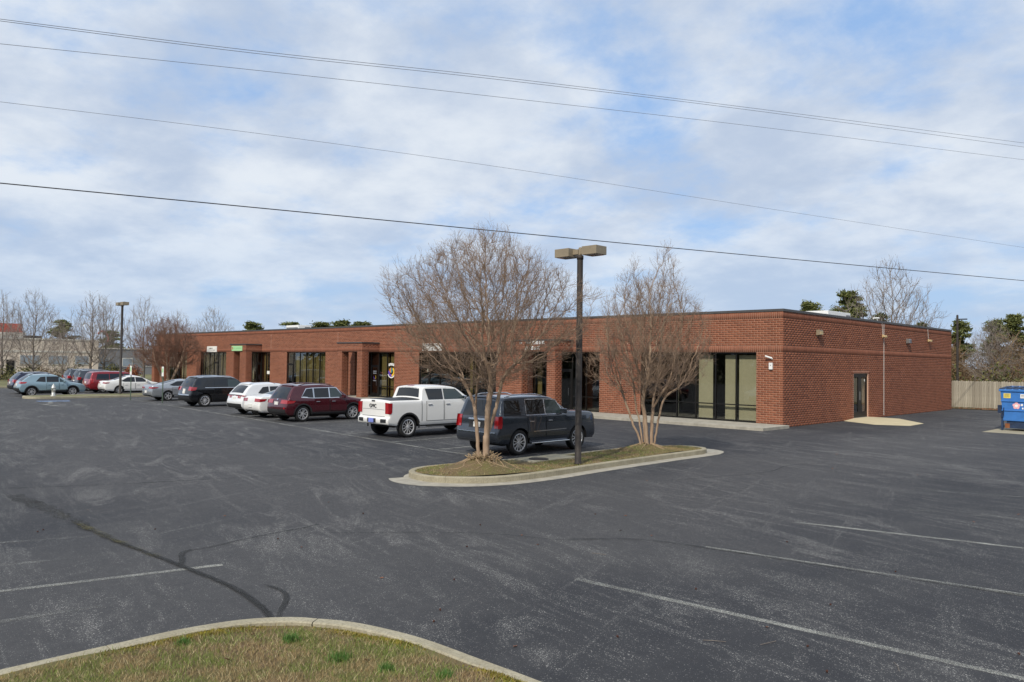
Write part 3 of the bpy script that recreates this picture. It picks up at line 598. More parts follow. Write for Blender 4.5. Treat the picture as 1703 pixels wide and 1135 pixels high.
panel_sign('pale green sign on the beam of the far portico', -50.15, -48.2, 3.42, 3.86, -1.502, 'sign_green', [(.05,.13,.3,.78,'text_red')]+glyphs(.2, .9, .42, .62, 11, 'text_green', 5))
panel_sign('white sign with scribbled letters behind the left myrtle branches', -25.4, -23.4, 3.45, 3.92, -.001, 'paper', glyphs(.05, .95, .62, .9, 12, 'text_dark', 8)+glyphs(.1, .8, .12, .3, 9, 'cable_grey', 9))
t = thing('wall_lettering', 'two rows of white letters over the portico between the myrtles', 'sign', (-13.85, -1.502, 3.4))
for i in range(8):
    if i != 1: box('letter', 'white_paint', t, -1.0+i*.245, -1.0+i*.245+.17, -.03, -.001, .36+(.0 if i > 3 else .05), .36+(.2 if i > 3 else .14))
for i in range(5): box('letter', 'white_paint', t, -.55+i*.23, -.55+i*.23+.15, -.03, -.001, .06, .06+(.2, .12, .2, .16, .2)[i])
panel_sign('small white sign at the far left end of the brick front', -69.4, -68.2, 3.45, 3.95, -.001, 'paper', glyphs(.2, .8, .4, .65, 6, 'text_dark', 12))
# fixtures
t = thing('security_camera', 'white bullet camera on the brick near the corner', 'camera', (-.56, -.002, 3.12))
MB().tube([(-.02,0,-.02),(-.02,-.1,.0)], .02, 8).build('bracket', 'white_paint', t); MB().tube([(.07,-.06,-.035),(-.19,-.2,.06)], .042, 10).build('camera_body', 'white_paint', t); MB().tube([(.075,-.02,-.06),(.075,-.06,-.06)], .03, 8).build('junction', 'white_paint', t)
t = thing('wall_box', 'small white control box under the bullet camera', 'box', (-.54, -.002, 2.58)); box('housing', 'white_paint', t, -.085, .085, -.09, 0, 0, .3, .012); box('keyhole', 'text_dark', t, -.02, .02, -.095, -.0905, .17, .2)
def wall_pack(label, y, z, m, mf):
    t = thing('wall_light', label, 'wall light', (.002, y, z))
    MB().add([(0,-.19,0),(.2,-.19,.03),(.2,.19,.03),(0,.19,0),(0,-.19,.27),(.17,-.19,.27),(.17,.19,.27),(0,.19,.27)], [(0,1,2,3),(4,7,6,5),(0,4,5,1),(1,5,6,2),(2,6,7,3),(3,7,4,0)]).build('housing', m, t, bevel=.012); box('lens', mf, t, .188, .204, -.15, .15, .05, .2)
wall_pack('tan box light on the side wall nearest the corner', 3.63, 4.22, 'tan_paint', 'tan_yellow'); wall_pack('dark grey box light farther along the side wall', 16.0, 4.16, 'grey_metal', 'cable_grey')
for lb, y, z in (('yellowish flood light on the side wall by the white joint', 12.05, 4.35), ('yellowish flood light near the far end of the side wall', 19.8, 4.33)):
    t = thing('flood_light', lb, 'flood light', (.002, y, z)); box('back_box', 'tan_yellow', t, 0, .07, -.06, .06, .04, .2, .01)
    for s in (-1, 1): MB().lathe([(.03,0),(.055,.03),(.075,.12),(.07,.125)], (.07, s*.1, .1), 10, 'x').build('lamp', 'tan_yellow', t)
    MB().tube([(.015,.0,.2),(.012,-.05,.55),(.012,-.12,BH-z)], .009, 6).build('conduit', 'white_paint', t)
t = thing('roof_camera', 'small white camera on the roof edge above the flood light', 'camera', (-.05, 11.4, 5.301)); MB().tube([(0,0,0),(0,0,.1)], .02, 8).build('stem', 'white_paint', t); MB().tube([(-.1,-.28,.12),(.05,.12,.14)], .05, 8).build('camera_body', 'white_paint', t)
for lb, x, y, sx_, sy_, sz in (('pale rooftop unit above the side wall', -4.6, 15.6, 1.6, 3.4, 1.25), ('pale rooftop unit over the far part of the front', -52.6, 6.4, 2.3, 1.4, 1.15)):
    t = thing('rooftop_unit', lb, 'air conditioner', (x, y, 4.901)); box('cabinet', 'white_paint', t, -sx_/2, sx_/2, -sy_/2, sy_/2, .1, sz, .03); box('curb', 'grey_metal', t, -sx_/2+.1, sx_/2-.1, -sy_/2+.1, sy_/2-.1, 0, .1); box('grille', 'cable_grey', t, sx_/2, sx_/2+.02, sy_/2-.7, sy_/2-.12, .3, sz-.15); box('end_grille', 'cable_grey', t, -sx_/2+.1, sx_/2-.1, -sy_/2-.02, -sy_/2, .3, sz-.2)
# ================================================================== vehicles
def chaikin(P, it=2):
    for _ in range(it):
        Q = [P[0]]
        for a, b in zip(P[:-1], P[1:]): Q += [tuple(.75*np.array(a)+.25*np.array(b)), tuple(.25*np.array(a)+.75*np.array(b))]
        P = Q+[P[-1]]
    return P
def resample(P, step):
    P = np.array(P); d = np.r_[0, np.cumsum(np.hypot(*np.diff(P, axis=0).T))]; n = int(d[-1]/step)+1; t = np.linspace(0, d[-1], n); return np.c_[np.interp(t, d, P[:,0]), np.interp(t, d, P[:,1])]
RIMS = {}
def wheel_meshes(R, style, wd):
    key = (R, style, wd)
    if key in RIMS: return RIMS[key]
    rr = R*(.70 if style != 'small' else .62); tm = MB().lathe([(rr,-wd*.42),(rr+.02,-wd*.5),(R-.05,-wd*.52),(R-.012,-wd*.42),(R,-wd*.3),(R,wd*.3),(R-.012,wd*.42),(R-.05,wd*.52),(rr+.02,wd*.5),(rr,wd*.42),(rr-.01,wd*.2),(rr-.01,-wd*.42)], (0,0,0), 36, 'x')
    tm.f = tm.f[:-2]; tyre = np_mesh('tyre', tm.v, tm.f, 'tyre', True)
    sp = MB(); f = wd*.44
    sp.lathe([(rr-.03,f-.02),(rr-.018,f+.008),(rr+.004,f+.004),(rr+.004,f-.05),(rr-.03,f-.06)], (0,0,0), 36, 'x'); sp.f = sp.f[:-2]
    sp.lathe([(.005,f-.005),(.055,f-.005),(.065,f-.02),(.065,f-.06)], (0,0,0), 14, 'x')
    ns, tw, split = {'multi': (11,.013,0), 'y': (6,.017,1), 'five': (5,.034,0), 'twin': (5,.02,1), 'small': (7,.026,0)}[style]
    for i in range(ns):
        a = 2*math.pi*i/ns
        for da in ((0,) if not split else (-.2, .2)):
            a1 = a+da*1.3; c0, s0, c1, s1 = math.cos(a), math.sin(a), math.cos(a1), math.sin(a1); r0 = .04; r1 = rr-.01; V = []
            for (c, s, r, x, h) in ((c0,s0,r0,f-.012,tw), (c1,s1,r1,f-.004,tw*.75)):
                V += [(x, c*r-s*h, s*r+c*h), (x, c*r+s*h, s*r-c*h), (x-.04, c*r+s*h*1.2, s*r-c*h*1.2), (x-.04, c*r-s*h*1.2, s*r+c*h*1.2)]
            sp.add(V, [(0,1,5,4),(1,2,6,5),(3,0,4,7),(0,3,2,1),(4,5,6,7)])
    rim = np_mesh('rim', sp.v, sp.f, 'rim_bright' if style in ('y','multi') else 'rim_silver')
    bk = MB().lathe([(.01,f-.1),(rr-.005,f-.1),(rr-.005,f-.105),(.01,f-.105)], (0,0,0), 24, 'x'); back = np_mesh('wheel_shade_disc', bk.v, bk.f, 'dark_under')  # dark disc stands in for the shade behind the spokes
    RIMS[key] = (tyre, rim, back); return RIMS[key]
simple('rim_silver', (.42,.42,.43), .35, .35); simple('rim_bright', (.66,.66,.67), .2, .45)
def dense(P, st=.08):
    out = []
    for a, b in zip(P, list(P[1:])+[P[0]]):
        n = max(1, int(math.hypot(b[0]-a[0], b[1]-a[1])/st)); out += [(a[0]+(b[0]-a[0])*i/n, a[1]+(b[1]-a[1])*i/n) for i in range(n)]
    return out
class Car:
    def __init__(s, name, label, cat, loc, paint, L, W, H, top, belt, wy, R, sill=.3, tumble=.14, style='five', ra=None, rz=0., plan=(.07,.12), group='cars parked in front of the brick building', arch_trim=None, rocker=None):
        s.t = thing(name, label, cat, (loc[0], loc[1]-.93*(wy[0]-L/2), 0), rz, group); s.t.scale = (.93, .93, .93); s.L, s.W, s.H, s.belt, s.tumble, s.plan, s.paint, s.sill = L, W, H, belt, tumble, plan, paint, sill
        T = chaikin([(y-L/2, z) for y, z in top]); s.T = resample(T, .07); s.R = R; ra = ra or R+.065; s.wy = [v-L/2 for v in wy]; s.ra = ra
        bot = []
        for wyc in (s.wy[1], s.wy[0]):
            zc = R; a0 = math.asin(max(-1, min(1, (sill-zc)/ra))); n = 13
            bot += [(wyc+ra*math.cos(a0+(math.pi-2*a0)*i/n), zc+ra*math.sin(a0+(math.pi-2*a0)*i/n)) for i in range(n+1)]
        s.bot = np.array(bot); s.build_body(); s.wheels(style)
        if arch_trim:
            for wyc in s.wy: s.side('arch_trim', [(wyc+(ra+.06)*math.cos(a), R+(ra+.06)*math.sin(a)) for a in np.linspace(-.12, math.pi+.12, 17)]+[(wyc+(ra-.005)*math.cos(a), R+(ra-.005)*math.sin(a)) for a in np.linspace(math.pi+.12, -.12, 17)], arch_trim, .006, grid=None)
        if rocker: s.side('rocker_panel', [(s.wy[0]+ra+.02, sill+.005), (s.wy[1]-ra-.02, sill+.005), (s.wy[1]-ra-.05, sill+rocker), (s.wy[0]+ra+.05, sill+rocker)], 'black_plastic', .006)
    def ws(s, y, z):
        e = (abs(y)/(s.L/2)); k = s.plan[1] if y > 0 else s.plan[0]; w = s.W*(1-k*max(0, (e-.70)/.30)**2.2)
        b = s.belt+.04*(-y/(s.L/2)) ; zm = .62*s.belt
        if z <= b: return w-.055*((z-zm)/(b-s.sill))**2*1.3-(.03 if z < s.sill+.05 else 0)
        x0 = w-.055*((b-zm)/(b-s.sill))**2*1.3; q = (z-b)/(s.H-b); return x0-.02*min(1, (z-b)/.06)-s.tumble*q-.06*max(0, q-.7)**1.5
    def spine(s, y, z):
        yc = max(-s.L/2+.75, min(s.L/2-.75, y)); zc = min(.75, z); d = Vector((yc-y, zc-z)); return d.normalized() if d.length > 1e-6 else Vector((0, -1))
    def build_body(s):
        T, W = s.T, s.W; n = len(T); r = np.array([.075*min(1, min(i, n-1-i)/6) for i in range(n)]); V = []; Fc = []; mi = []; rows = []
        K = 9
        for i, (y, z) in enumerate(T):
            d = s.spine(y, z); row = []; Xe = s.ws(y, z)-r[i]; cr = .045 if s.L > 0 else 0; cr *= min(1, min(i, n-1-i)/5)
            for k in range(K): x = Xe*(-1+2*k/(K-1)); c = cr*(1-(x/Xe)**2); row.append(len(V)); V.append((x, y-d.x*c, z-d.y*c))
            rows.append(row)
        ins = []
        for i, (y, z) in enumerate(T):
            d = s.spine(y, z); q = {}
            for sg in (-1, 1):
                ch = [rows[i][0 if sg < 0 else -1]]
                for a in (30, 60, 90):
                    a = rad(a); yy, zz = y+d.x*r[i]*(1-math.cos(a)), z+d.y*r[i]*(1-math.cos(a)); ch.append(len(V)); V.append((sg*(s.ws(y+d.x*r[i], z+d.y*r[i])-r[i]*(1-math.sin(a))), yy, zz))
                q[sg] = ch
            ins.append((q, (y+d.x*r[i], z+d.y*r[i])))
        def quad(a, b, c, d, m=0): Fc.append((a, b, c, d)); mi.append(m)
        for i in range(n-1):
            for k in range(K-1): quad(rows[i][k], rows[i][k+1], rows[i+1][k+1], rows[i+1][k])
            for j in range(3):
                a, b = ins[i][0][-1], ins[i+1][0][-1]; quad(a[j+1], a[j], b[j], b[j+1]); a, b = ins[i][0][1], ins[i+1][0][1]; quad(a[j], a[j+1], b[j+1], b[j])
        poly = [p for _, p in ins]+[tuple(p) for p in s.bot]; PV, PF = cdt(poly, .09)
        look = {}
        for i, (q, p) in enumerate(ins): look[(round(p[0],4), round(p[1],4))] = q
        for sg in (-1, 1):
            ids = []
            for (y, z) in PV:
                key = (round(y,4), round(z,4))
                if key in look: ids.append(look[key][sg][-1])
                else: ids.append(len(V)); V.append((sg*s.ws(y, z), y, z))
            for f in PF:
                g = tuple(ids[j] for j in f); Fc.append(g if sg > 0 else g[::-1]); mi.append(0)
        B = [tuple(T[-1])]+[tuple(p) for p in s.bot]+[tuple(T[0])]; br = []
        for y, z in B: w = s.ws(y, z); br.append((len(V), len(V)+1)); V += [(-w, y, z), (w, y, z)]
        for (a, b), (c, d) in zip(br[:-1], br[1:]): quad(a, b, d, c, 1)
        o = link('body', np_mesh('body', V, Fc, [s.paint, 'dark_under'], True, mi), s.t); s.body = o
        L2 = s.L/2; MB().box(-s.W+.28, s.W-.28, s.wy[0]-.55, s.wy[1]+.55, s.sill-.07, .74).build('underbody', 'dark_under', s.t)
        d = np.r_[0, np.cumsum(np.hypot(*np.diff(T, axis=0).T))]; s.d = d
    def wheels(s, style):
        wd = .25; ty, rm, bk = wheel_meshes(s.R, style, wd)
        for y in s.wy:
            for sg in (-1, 1):
                o = link('wheel', ty, s.t); o.location = (sg*(s.W-.15), y, s.R); o.rotation_euler = (0, 0, 0 if sg > 0 else math.pi); link('rim', rm, o); link('brake_shadow', bk, o)
    # a panel on both flanks; poly in (y from the rear bumper, z)
    def side(s, name, poly, mat, off=.004, grid=.1, local=True, sides=(1, -1), parent=None):
        V, Fc = cdt(dense(poly), grid); out = []
        for sg in sides:
            vs = [(sg*(s.ws(y, z)+off), y, z) for y, z in V]; out.append(link(name, np_mesh(name, vs, [f if sg > 0 else f[::-1] for f in Fc], mat, True), parent or s.t))
        return out
    def sd(s, name, poly, mat, off=.004, grid=.1, sides=(1, -1), parent=None): return s.side(name, [(y-s.L/2, z) for y, z in poly], mat, off, grid, sides=sides, parent=parent)
    def s_rear(s, z):
        for i in range(1, len(s.T)):
            if s.T[i][1] >= z: a, b = s.T[i-1][1], s.T[i][1]; return s.d[i-1]+(s.d[i]-s.d[i-1])*(z-a)/max(b-a, 1e-6)
        return s.d[-1]
    def s_front(s, z):
        for i in range(len(s.T)-1, 0, -1):
            if s.T[i-1][1] >= z: a, b = s.T[i][1], s.T[i-1][1]; return s.d[i]-(s.d[i]-s.d[i-1])*(z-a)/max(b-a, 1e-6)
        return 0
    def s_y(s, y): y -= s.L/2; j = int(np.argmax(s.T[:,0] >= y)); return s.d[j]
    # a panel on the wrap (tail, roof, screen, nose); x as a share of the half width
    def wrap(s, name, s0, s1, x0, x1, mat, off=.005, n=8, m=6, taper=0.):
        V = []
        for i in range(n+1):
            q = s0+(s1-s0)*i/n; y = np.interp(q, s.d, s.T[:,0]); z = np.interp(q, s.d, s.T[:,1]); dv = s.spine(y, z); Xe = s.ws(y, z)-.075; tp = taper*(i/n)
            for k in range(m+1): f = (x0+(x1-x0)*k/m)*(1-tp); x = Xe*f; c = .045*(1-f*f)+off; V.append((x, y-dv.x*c, z-dv.y*c))
        Fc = [(i*(m+1)+k, i*(m+1)+k+1, (i+1)*(m+1)+k+1, (i+1)*(m+1)+k) for i in range(n) for k in range(m)]
        return link(name, np_mesh(name, V, Fc, mat, True), s.t)
    def handle(s, y, z, mat, parent): 
        for sg in (1, -1):
            x = s.ws(y-s.L/2, z); MB().box(-.022, .022, -.1, .1, -.016, .016).build('door_handle', mat, parent[0 if sg > 0 else 1], bevel=.008).location = (sg*(x+.018), y-s.L/2, z)
    def door(s, y0, y1, z0, z1, hm, slant=0.):
        g = .014; s.sd('door_gap', [(y0-g, z0-g), (y1+g, z0-g), (y1+g+slant, z1), (y0-g, z1)], 'dark_under', .007); d = s.sd('door', [(y0, z0), (y1, z0), (y1+slant, z1), (y0, z1)], s.paint, .011); s.handle(y0+.16, z1-.14, hm, d); return d
    def mirror(s, y, z, mat):
        for sg in (1, -1): x = s.ws(y-s.L/2, z); MB().box(-.04, .17, -.06, .07, -.07, .09).build('wing_mirror', mat, s.t, bevel=.03).matrix_basis = Matrix.Translation((sg*(x+.05), y-s.L/2, z)) @ Matrix.Scale(sg, 4, (1,0,0))
    def plate(s, z, mat='paper', x=0., y=-.012):
        yy = np.interp(s.s_rear(z), s.d, s.T[:,0])-.055; box('licence_plate', mat, s.t, x-.155, x+.155, yy-.015, yy+.03, z-.08, z+.08, .004)
    def rails(s, y0, y1, mat):
        for sg in (1, -1):
            pts = []
            for y in np.linspace(y0, y1, 7): yy = y-s.L/2; z = np.interp(y, s.T[:,0]+s.L/2, s.T[:,1]) ; i = int(np.argmin(np.abs(s.T[:,0]-yy)+(s.T[:,1] < s.belt)*9)); zt = s.T[i][1]; pts.append((sg*(s.ws(yy, zt)-.12), yy, zt+(.055 if 0 < len(pts) < 6 else .005)))
            MB().tube(pts, .022, 6).build('roof_rail', mat, s.t)
def suv_top(L, H, hood, cowl, wst, tail=.42, bz=.98, nose=.0, roofdrop=.06):
    return [(.16,.34),(.04,.42),(.0,.60),(.02,.76),(.07,.86),(.11,bz),(tail*.6,bz+(H-bz)*.5),(tail,H-.1),(tail+.08,H-roofdrop),(tail+.7,H-.02),(2.0,H),(wst-.6,H-.01),(wst-.1,H-.05),(wst+.1,H-.1),(cowl-.06,hood+.1),(cowl+.1,hood+.03),(L-.9,hood-.02),(L-.3,hood-.1),(L-.08,hood-.24),(L-.01,.62),(L,.48),(L-.06,.36),(L-.18,.28)]
def sedan_top(L, H, deck, hood, rr, wst, cowl, bl=.62):
    return [(.16,.30),(.03,.40),(.0,.58),(.03,.74),(.06,deck-.12),(.11,deck-.01),(.2,deck+.01),(bl,deck+.03),(bl+.15,deck+.07),(rr-.25,H-.12),(rr,H-.05),(rr+.5,H),(wst-.5,H-.005),(wst,H-.06),(cowl-.1,hood+.1),(cowl+.1,hood+.02),(L-.8,hood-.05),(L-.25,hood-.15),(L-.05,.58),(L,.45),(L-.06,.33),(L-.2,.24)]
def glass_set(c, polys, trim=None):
    for p, m in polys:
        if trim:
            cy = sum(q[0] for q in p)/len(p); cz = sum(q[1] for q in p)/len(p); c.sd('window_trim', [(cy+(y-cy)*1.0+math.copysign(.03, y-cy), z+math.copysign(.028, z-cz)) for y, z in p], trim, .007)
        c.sd('side_window', p, m, .012)
DK, GR = 'car_glass_dark', 'car_glass_green'

# 1 grey full-size utility by the island
L = 4.86; c = Car('parked_suv', 'dark grey full-size SUV with chrome wheels behind the left myrtle', 'suv', (-1.09, -16.58), 'paint_grey', L, 1.01, 1.86,
    [(.16,.40),(.04,.46),(.0,.60),(.02,.80),(.05,.86),(.08,.90),(.09,1.14),(.13,1.3),(.26,1.68),(.30,1.79),(.38,1.83),(1.0,1.86),(2.2,1.855),(2.5,1.83),(2.68,1.77),(3.3,1.37),(3.42,1.325),(4.3,1.30),(4.62,1.27),(4.77,1.2),(4.83,1.0),(4.86,.65),(4.84,.5),(4.72,.36)], 1.24, (.98,3.83), .405, .38, .14, 'y', plan=(.045,.09))
glass_set(c, [([(.3,1.28),(1.02,1.28),(1.02,1.74),(.4,1.74)], DK)]); glass_set(c, [([(1.3,1.28),(2.16,1.28),(2.16,1.75),(1.32,1.75)], DK), ([(2.22,1.28),(3.12,1.28),(2.74,1.71),(2.22,1.75)], GR)], 'chrome')
c.wrap('rear_window', c.s_rear(1.22), c.s_rear(1.70), -.88, .88, DK); c.wrap('windscreen', c.s_y(2.72), c.s_y(3.34), -.9, .9, DK); c.wrap('spoiler', c.s_rear(1.74), c.s_rear(1.80), -.9, .9, 'paint_grey', .05)
for sg in (1, -1):
    q = sorted((sg*.86, sg*1.078)); c.wrap('tail_light', c.s_rear(.88), c.s_rear(1.24), q[0], q[1], 'lamp_red', .012)
c.sd('tail_light', [(.01,.88),(.17,.88),(.2,1.0),(.2,1.26),(.05,1.26)], 'lamp_red', .01); c.wrap('plate_recess', c.s_rear(.86), c.s_rear(1.08), -.42, .42, 'black_plastic'); c.wrap('chrome_bar', c.s_rear(1.08), c.s_rear(1.14), -.46, .46, 'chrome', .02); c.plate(.97)
c.wrap('bumper_strip', c.s_rear(.72), c.s_rear(.755), -.95, .95, 'chrome', .008); c.door(1.34, 2.16, .55, 1.2, 'chrome'); c.door(2.22, 3.25, .55, 1.2, 'chrome', -.04); c.sd('side_strip', [(1.6,.72),(3.2,.74),(3.2,.765),(1.6,.745)], 'chrome', .012)
for sg in (1, -1): MB().box(-.07, .07, -.93, .93, -.02, .02).build('running_board', 'chrome', c.t, bevel=.015).location = (sg*.99, (.98+3.83)/2-L/2, .36)
c.rails(.55, 2.3, 'chrome'); c.mirror(3.0, 1.34, 'paint_grey'); c.wrap('headlight', c.s_front(.75), c.s_front(.98), .6, .98, 'lamp_clear'); c.wrap('headlight', c.s_front(.75), c.s_front(.98), -.98, -.6, 'lamp_clear'); c.wrap('grille', c.s_front(.6), c.s_front(1.0), -.55, .55, 'chrome')

# 2 white pickup
L = 5.72; c = Car('pickup_truck', 'white crew cab pickup truck with dark bed cover', 'pickup truck', (-7.35, -15.84), 'paint_white', L, 1.0, 1.92,
    [(.14,.50),(.02,.52),(-.0,.58),(.0,.66),(.0,.74),(.03,.765),(.07,.77),(.075,.80),(.075,1.0),(.075,1.2),(.075,1.36),(.08,1.41),(.12,1.425),(.3,1.43),(.9,1.43),(1.45,1.43),(1.6,1.43),(1.645,1.44),(1.66,1.5),(1.72,1.72),(1.75,1.86),(1.8,1.91),(1.95,1.94),(2.3,1.965),(2.9,1.965),(3.35,1.93),(3.6,1.85),(4.25,1.38),(4.4,1.32),(5.3,1.25),(5.58,1.17),(5.69,.97),(5.72,.65),(5.70,.5),(5.58,.4)], 1.38, (1.0,4.72), .41, .46, .14, 'multi', plan=(.02,.09), ra=.50, arch_trim='black_plastic')
c.wrap('bed_cover', c.s_y(.2), c.s_y(1.58), -.97, .97, 'black_plastic', .012); c.wrap('rear_window', c.s_rear(1.5), c.s_rear(1.86), -.86, .86, DK, .008, 6)
glass_set(c, [([(1.98,1.44),(2.74,1.44),(2.74,1.86),(1.88,1.86)], DK), ([(2.8,1.44),(3.95,1.44),(3.46,1.84),(2.8,1.86)], GR)]); c.wrap('windscreen', c.s_y(3.66), c.s_y(4.25), -.9, .9, DK)
c.door(1.88, 2.74, .62, 1.39, 'chrome'); c.door(2.8, 3.98, .62, 1.39, 'chrome', -.02); c.sd('bed_gap', [(1.63,.6),(1.655,.6),(1.655,1.38),(1.63,1.38)], 'dark_under', .003)
for sg in (1, -1): q = sorted((sg*.83, sg*1.078)); c.wrap('tail_light', c.s_rear(.93), c.s_rear(1.34), q[0], q[1], 'lamp_red', .012)
c.sd('tail_light', [(.03,.93),(.16,.93),(.20,1.0),(.22,1.34),(.03,1.34)], 'lamp_red', .01); c.wrap('tailgate_gap', c.s_rear(.815), c.s_rear(.83), -.8, .8, 'dark_under'); c.wrap('bumper_pocket', c.s_rear(.6), c.s_rear(.735), .62, .98, 'black_plastic', .008); c.wrap('bumper_pocket', c.s_rear(.6), c.s_rear(.735), -.98, -.62, 'black_plastic', .008); c.wrap('plate_recess', c.s_rear(.59), c.s_rear(.745), -.3, .3, 'black_plastic', .008)
c.plate(.665, 'decal_blue'); c.wrap('tailgate_handle', c.s_rear(1.335), c.s_rear(1.39), -.12, .12, 'black_plastic', .012); c.wrap('crease_shade', c.s_rear(1.06), c.s_rear(1.075), -.78, .78, 'cable_grey', .004)  # flat grey strip paints the shade line of a tailgate crease
tx = bpy.data.curves.new('badge', 'FONT'); tx.body = 'GMC'; tx.size = .2; tx.extrude = .006; tx.align_x = 'CENTER'; tx.space_character = 1.08; to = bpy.data.objects.new('badge', tx); COL.objects.link(to)
me = bpy.data.meshes.new_from_object(to.evaluated_get(bpy.context.evaluated_depsgraph_get())); bpy.data.objects.remove(to); me.materials.clear(); me.materials.append(M['text_dark']); yb = np.interp(c.s_rear(1.18), c.d, c.T[:,0])-.06
b = link('tailgate_letters', me, c.t); b.rotation_euler = (math.pi/2, 0, 0); b.location = (0, yb, 1.15); c.mirror(3.78, 1.48, 'chrome'); c.wrap('brake_light', c.s_rear(1.90), c.s_rear(1.935), -.25, .25, 'lamp_red', .012, 2)
for sg in (1, -1): MB().box(-.08, .08, -.95, .95, -.02, .02).build('running_board', 'black_plastic', c.t, bevel=.015).location = (sg*.97, 2.86-L/2, .40)
c.wrap('grille', c.s_front(.6), c.s_front(1.1), -.6, .6, 'chrome'); c.wrap('headlight', c.s_front(.8), c.s_front(1.1), .64, .98, 'lamp_clear'); c.wrap('headlight', c.s_front(.8), c.s_front(1.1), -.98, -.64, 'lamp_clear')

# 3 maroon three-row suv
def family_suv(name, label, loc, paint, L, W, H, hood, wy, R, style, trim, lamp, trimmed=True, belt=1.08, tail=.5, bz=1.0, gap=None, cowl=None, wst=None, win_top=None, **k):
    cowl = cowl or L-1.35; wst = wst or L-2.15; c = Car(name, label, 'suv', loc, paint, L, W, H, suv_top(L, H, hood, cowl, wst, tail, bz), belt, wy, R, .33, .17, style, arch_trim='black_plastic' if trimmed else None, rocker=.12 if trimmed else None, **k)
    zt = win_top or H-.17; b = belt+.05
    glass_set(c, [([(tail+.32,b+.04),(tail+.95,b),(tail+.95,zt),(tail+.62,zt-.03)], DK), ([(tail+1.02,b),(tail+1.82,b),(tail+1.82,zt+.01),(tail+1.02,zt)], DK), ([(tail+1.88,b),(cowl-.28,b+.01),(wst+.12,zt-.0),(tail+1.88,zt+.01)], GR)], trim)
    c.wrap('rear_window', c.s_rear(bz+.08), c.s_rear(H-.16), -.86, .86, DK); c.wrap('windscreen', c.s_y(wst+.15), c.s_y(cowl-.05), -.9, .9, DK); c.wrap('spoiler', c.s_rear(H-.13), c.s_rear(H-.05), -.85, .85, paint, .05)
    c.door(tail+1.02, tail+1.82, .5, belt, 'chrome' if trim == 'chrome' else paint); c.door(tail+1.88, cowl-.12, .5, belt, 'chrome' if trim == 'chrome' else paint, -.05)
    z0, z1, xi, ye = lamp
    for sg in (1, -1): q = sorted((sg*xi, sg*1.078)); c.wrap('tail_light', c.s_rear(z0), c.s_rear(z1), q[0], q[1], 'lamp_red', .012)
    c.sd('tail_light', [(.05,z0+.0),(ye*.8,z0+.04),(ye,z1-.02),(.09,z1)], 'lamp_red', .01); c.wrap('lower_bumper', c.s_rear(.36), c.s_rear(.60), -1., 1., 'black_plastic', .008); c.plate(.86); c.mirror(cowl-.35, belt+.08, paint)
    c.wrap('headlight', c.s_front(.65), c.s_front(.8), .55, .98, 'lamp_clear'); c.wrap('headlight', c.s_front(.65), c.s_front(.8), -.98, -.55, 'lamp_clear'); c.wrap('grille', c.s_front(.42), c.s_front(.72), -.5, .5, 'black_plastic'); return c
c = family_suv('parked_suv', 'maroon three-row SUV with silver window trim', (-15.76, -15.11), 'paint_maroon', 4.78, .96, 1.75, 1.08, (.9,3.69), .375, 'twin', 'chrome', (.86,1.02,.45,.5)); c.rails(.8, 2.7, 'paint_maroon'); c.wrap('reflector', c.s_rear(.62), c.s_rear(.7), .86, .98, 'lamp_red', .012); c.wrap('badge', c.s_rear(1.0), c.s_rear(1.06), -.07, .07, 'chrome', .012)
# 4 white saloon between the maroon and the white crossover
def saloon(name, label, loc, paint, L, W, H, deck, hood, wy, R, style, lamp, win, plate='paper', trim=None, group='cars parked in front of the brick building', dk=DK):
    rr, wst, cowl = L*.37, L*.57, L*.735; c = Car(name, label, 'sedan', loc, paint, L, W, H, sedan_top(L, H, deck, hood, rr, wst, cowl, L*.135), deck-.11, wy, R, .27, .2, style, group=group); b = deck-.05; zt = H-.125
    mid = L*.475; glass_set(c, [([(L*.25,b+.06),(L*.30,b),(mid-.03,b-.01),(mid-.03,zt+.02),(L*.36,zt)], DK), ([(mid+.03,b-.01),(cowl-.25,b-.02),(wst+.1,zt-.02),(mid+.03,zt+.02)], win)], trim)
    c.wrap('rear_window', c.s_y(L*.16), c.s_y(rr-.1), -.86, .86, dk); c.wrap('windscreen', c.s_y(wst+.1), c.s_y(cowl-.1), -.9, .9, DK); c.door(L*.29, mid-.02, .42, deck-.14, paint); c.door(mid+.03, cowl-.1, .42, deck-.14, paint, -.04)
    z0, z1, xi, ye = lamp
    for sg in (1, -1): q = sorted((sg*xi, sg*1.078)); c.wrap('tail_light', c.s_rear(z0), c.s_rear(z1), q[0], q[1], 'lamp_red', .012)
    c.sd('tail_light', [(.02,z0+.0),(ye*.7,z0+.03),(ye,z1-.01),(.05,z1)], 'lamp_red', .01); c.plate(.62, plate); c.mirror(cowl-.4, deck+.0, paint); c.wrap('lower_bumper', c.s_rear(.31), c.s_rear(.38), -.8, .8, 'black_plastic', .008)
    c.wrap('headlight', c.s_front(.58), c.s_front(.7), .5, .98, 'lamp_clear'); c.wrap('headlight', c.s_front(.58), c.s_front(.7), -.98, -.5, 'lamp_clear'); c.wrap('grille', c.s_front(.35), c.s_front(.55), -.5, .5, 'black_plastic'); return c
saloon('parked_sedan', 'white sedan squeezed between the maroon SUV and the white crossover', (-18.41, -14.78), 'paint_white', 4.85, .9, 1.45, 1.06, .95, (1.08,3.86), .325, 'five', (.82,.97,.5,.42), GR, dk='car_glass_green')
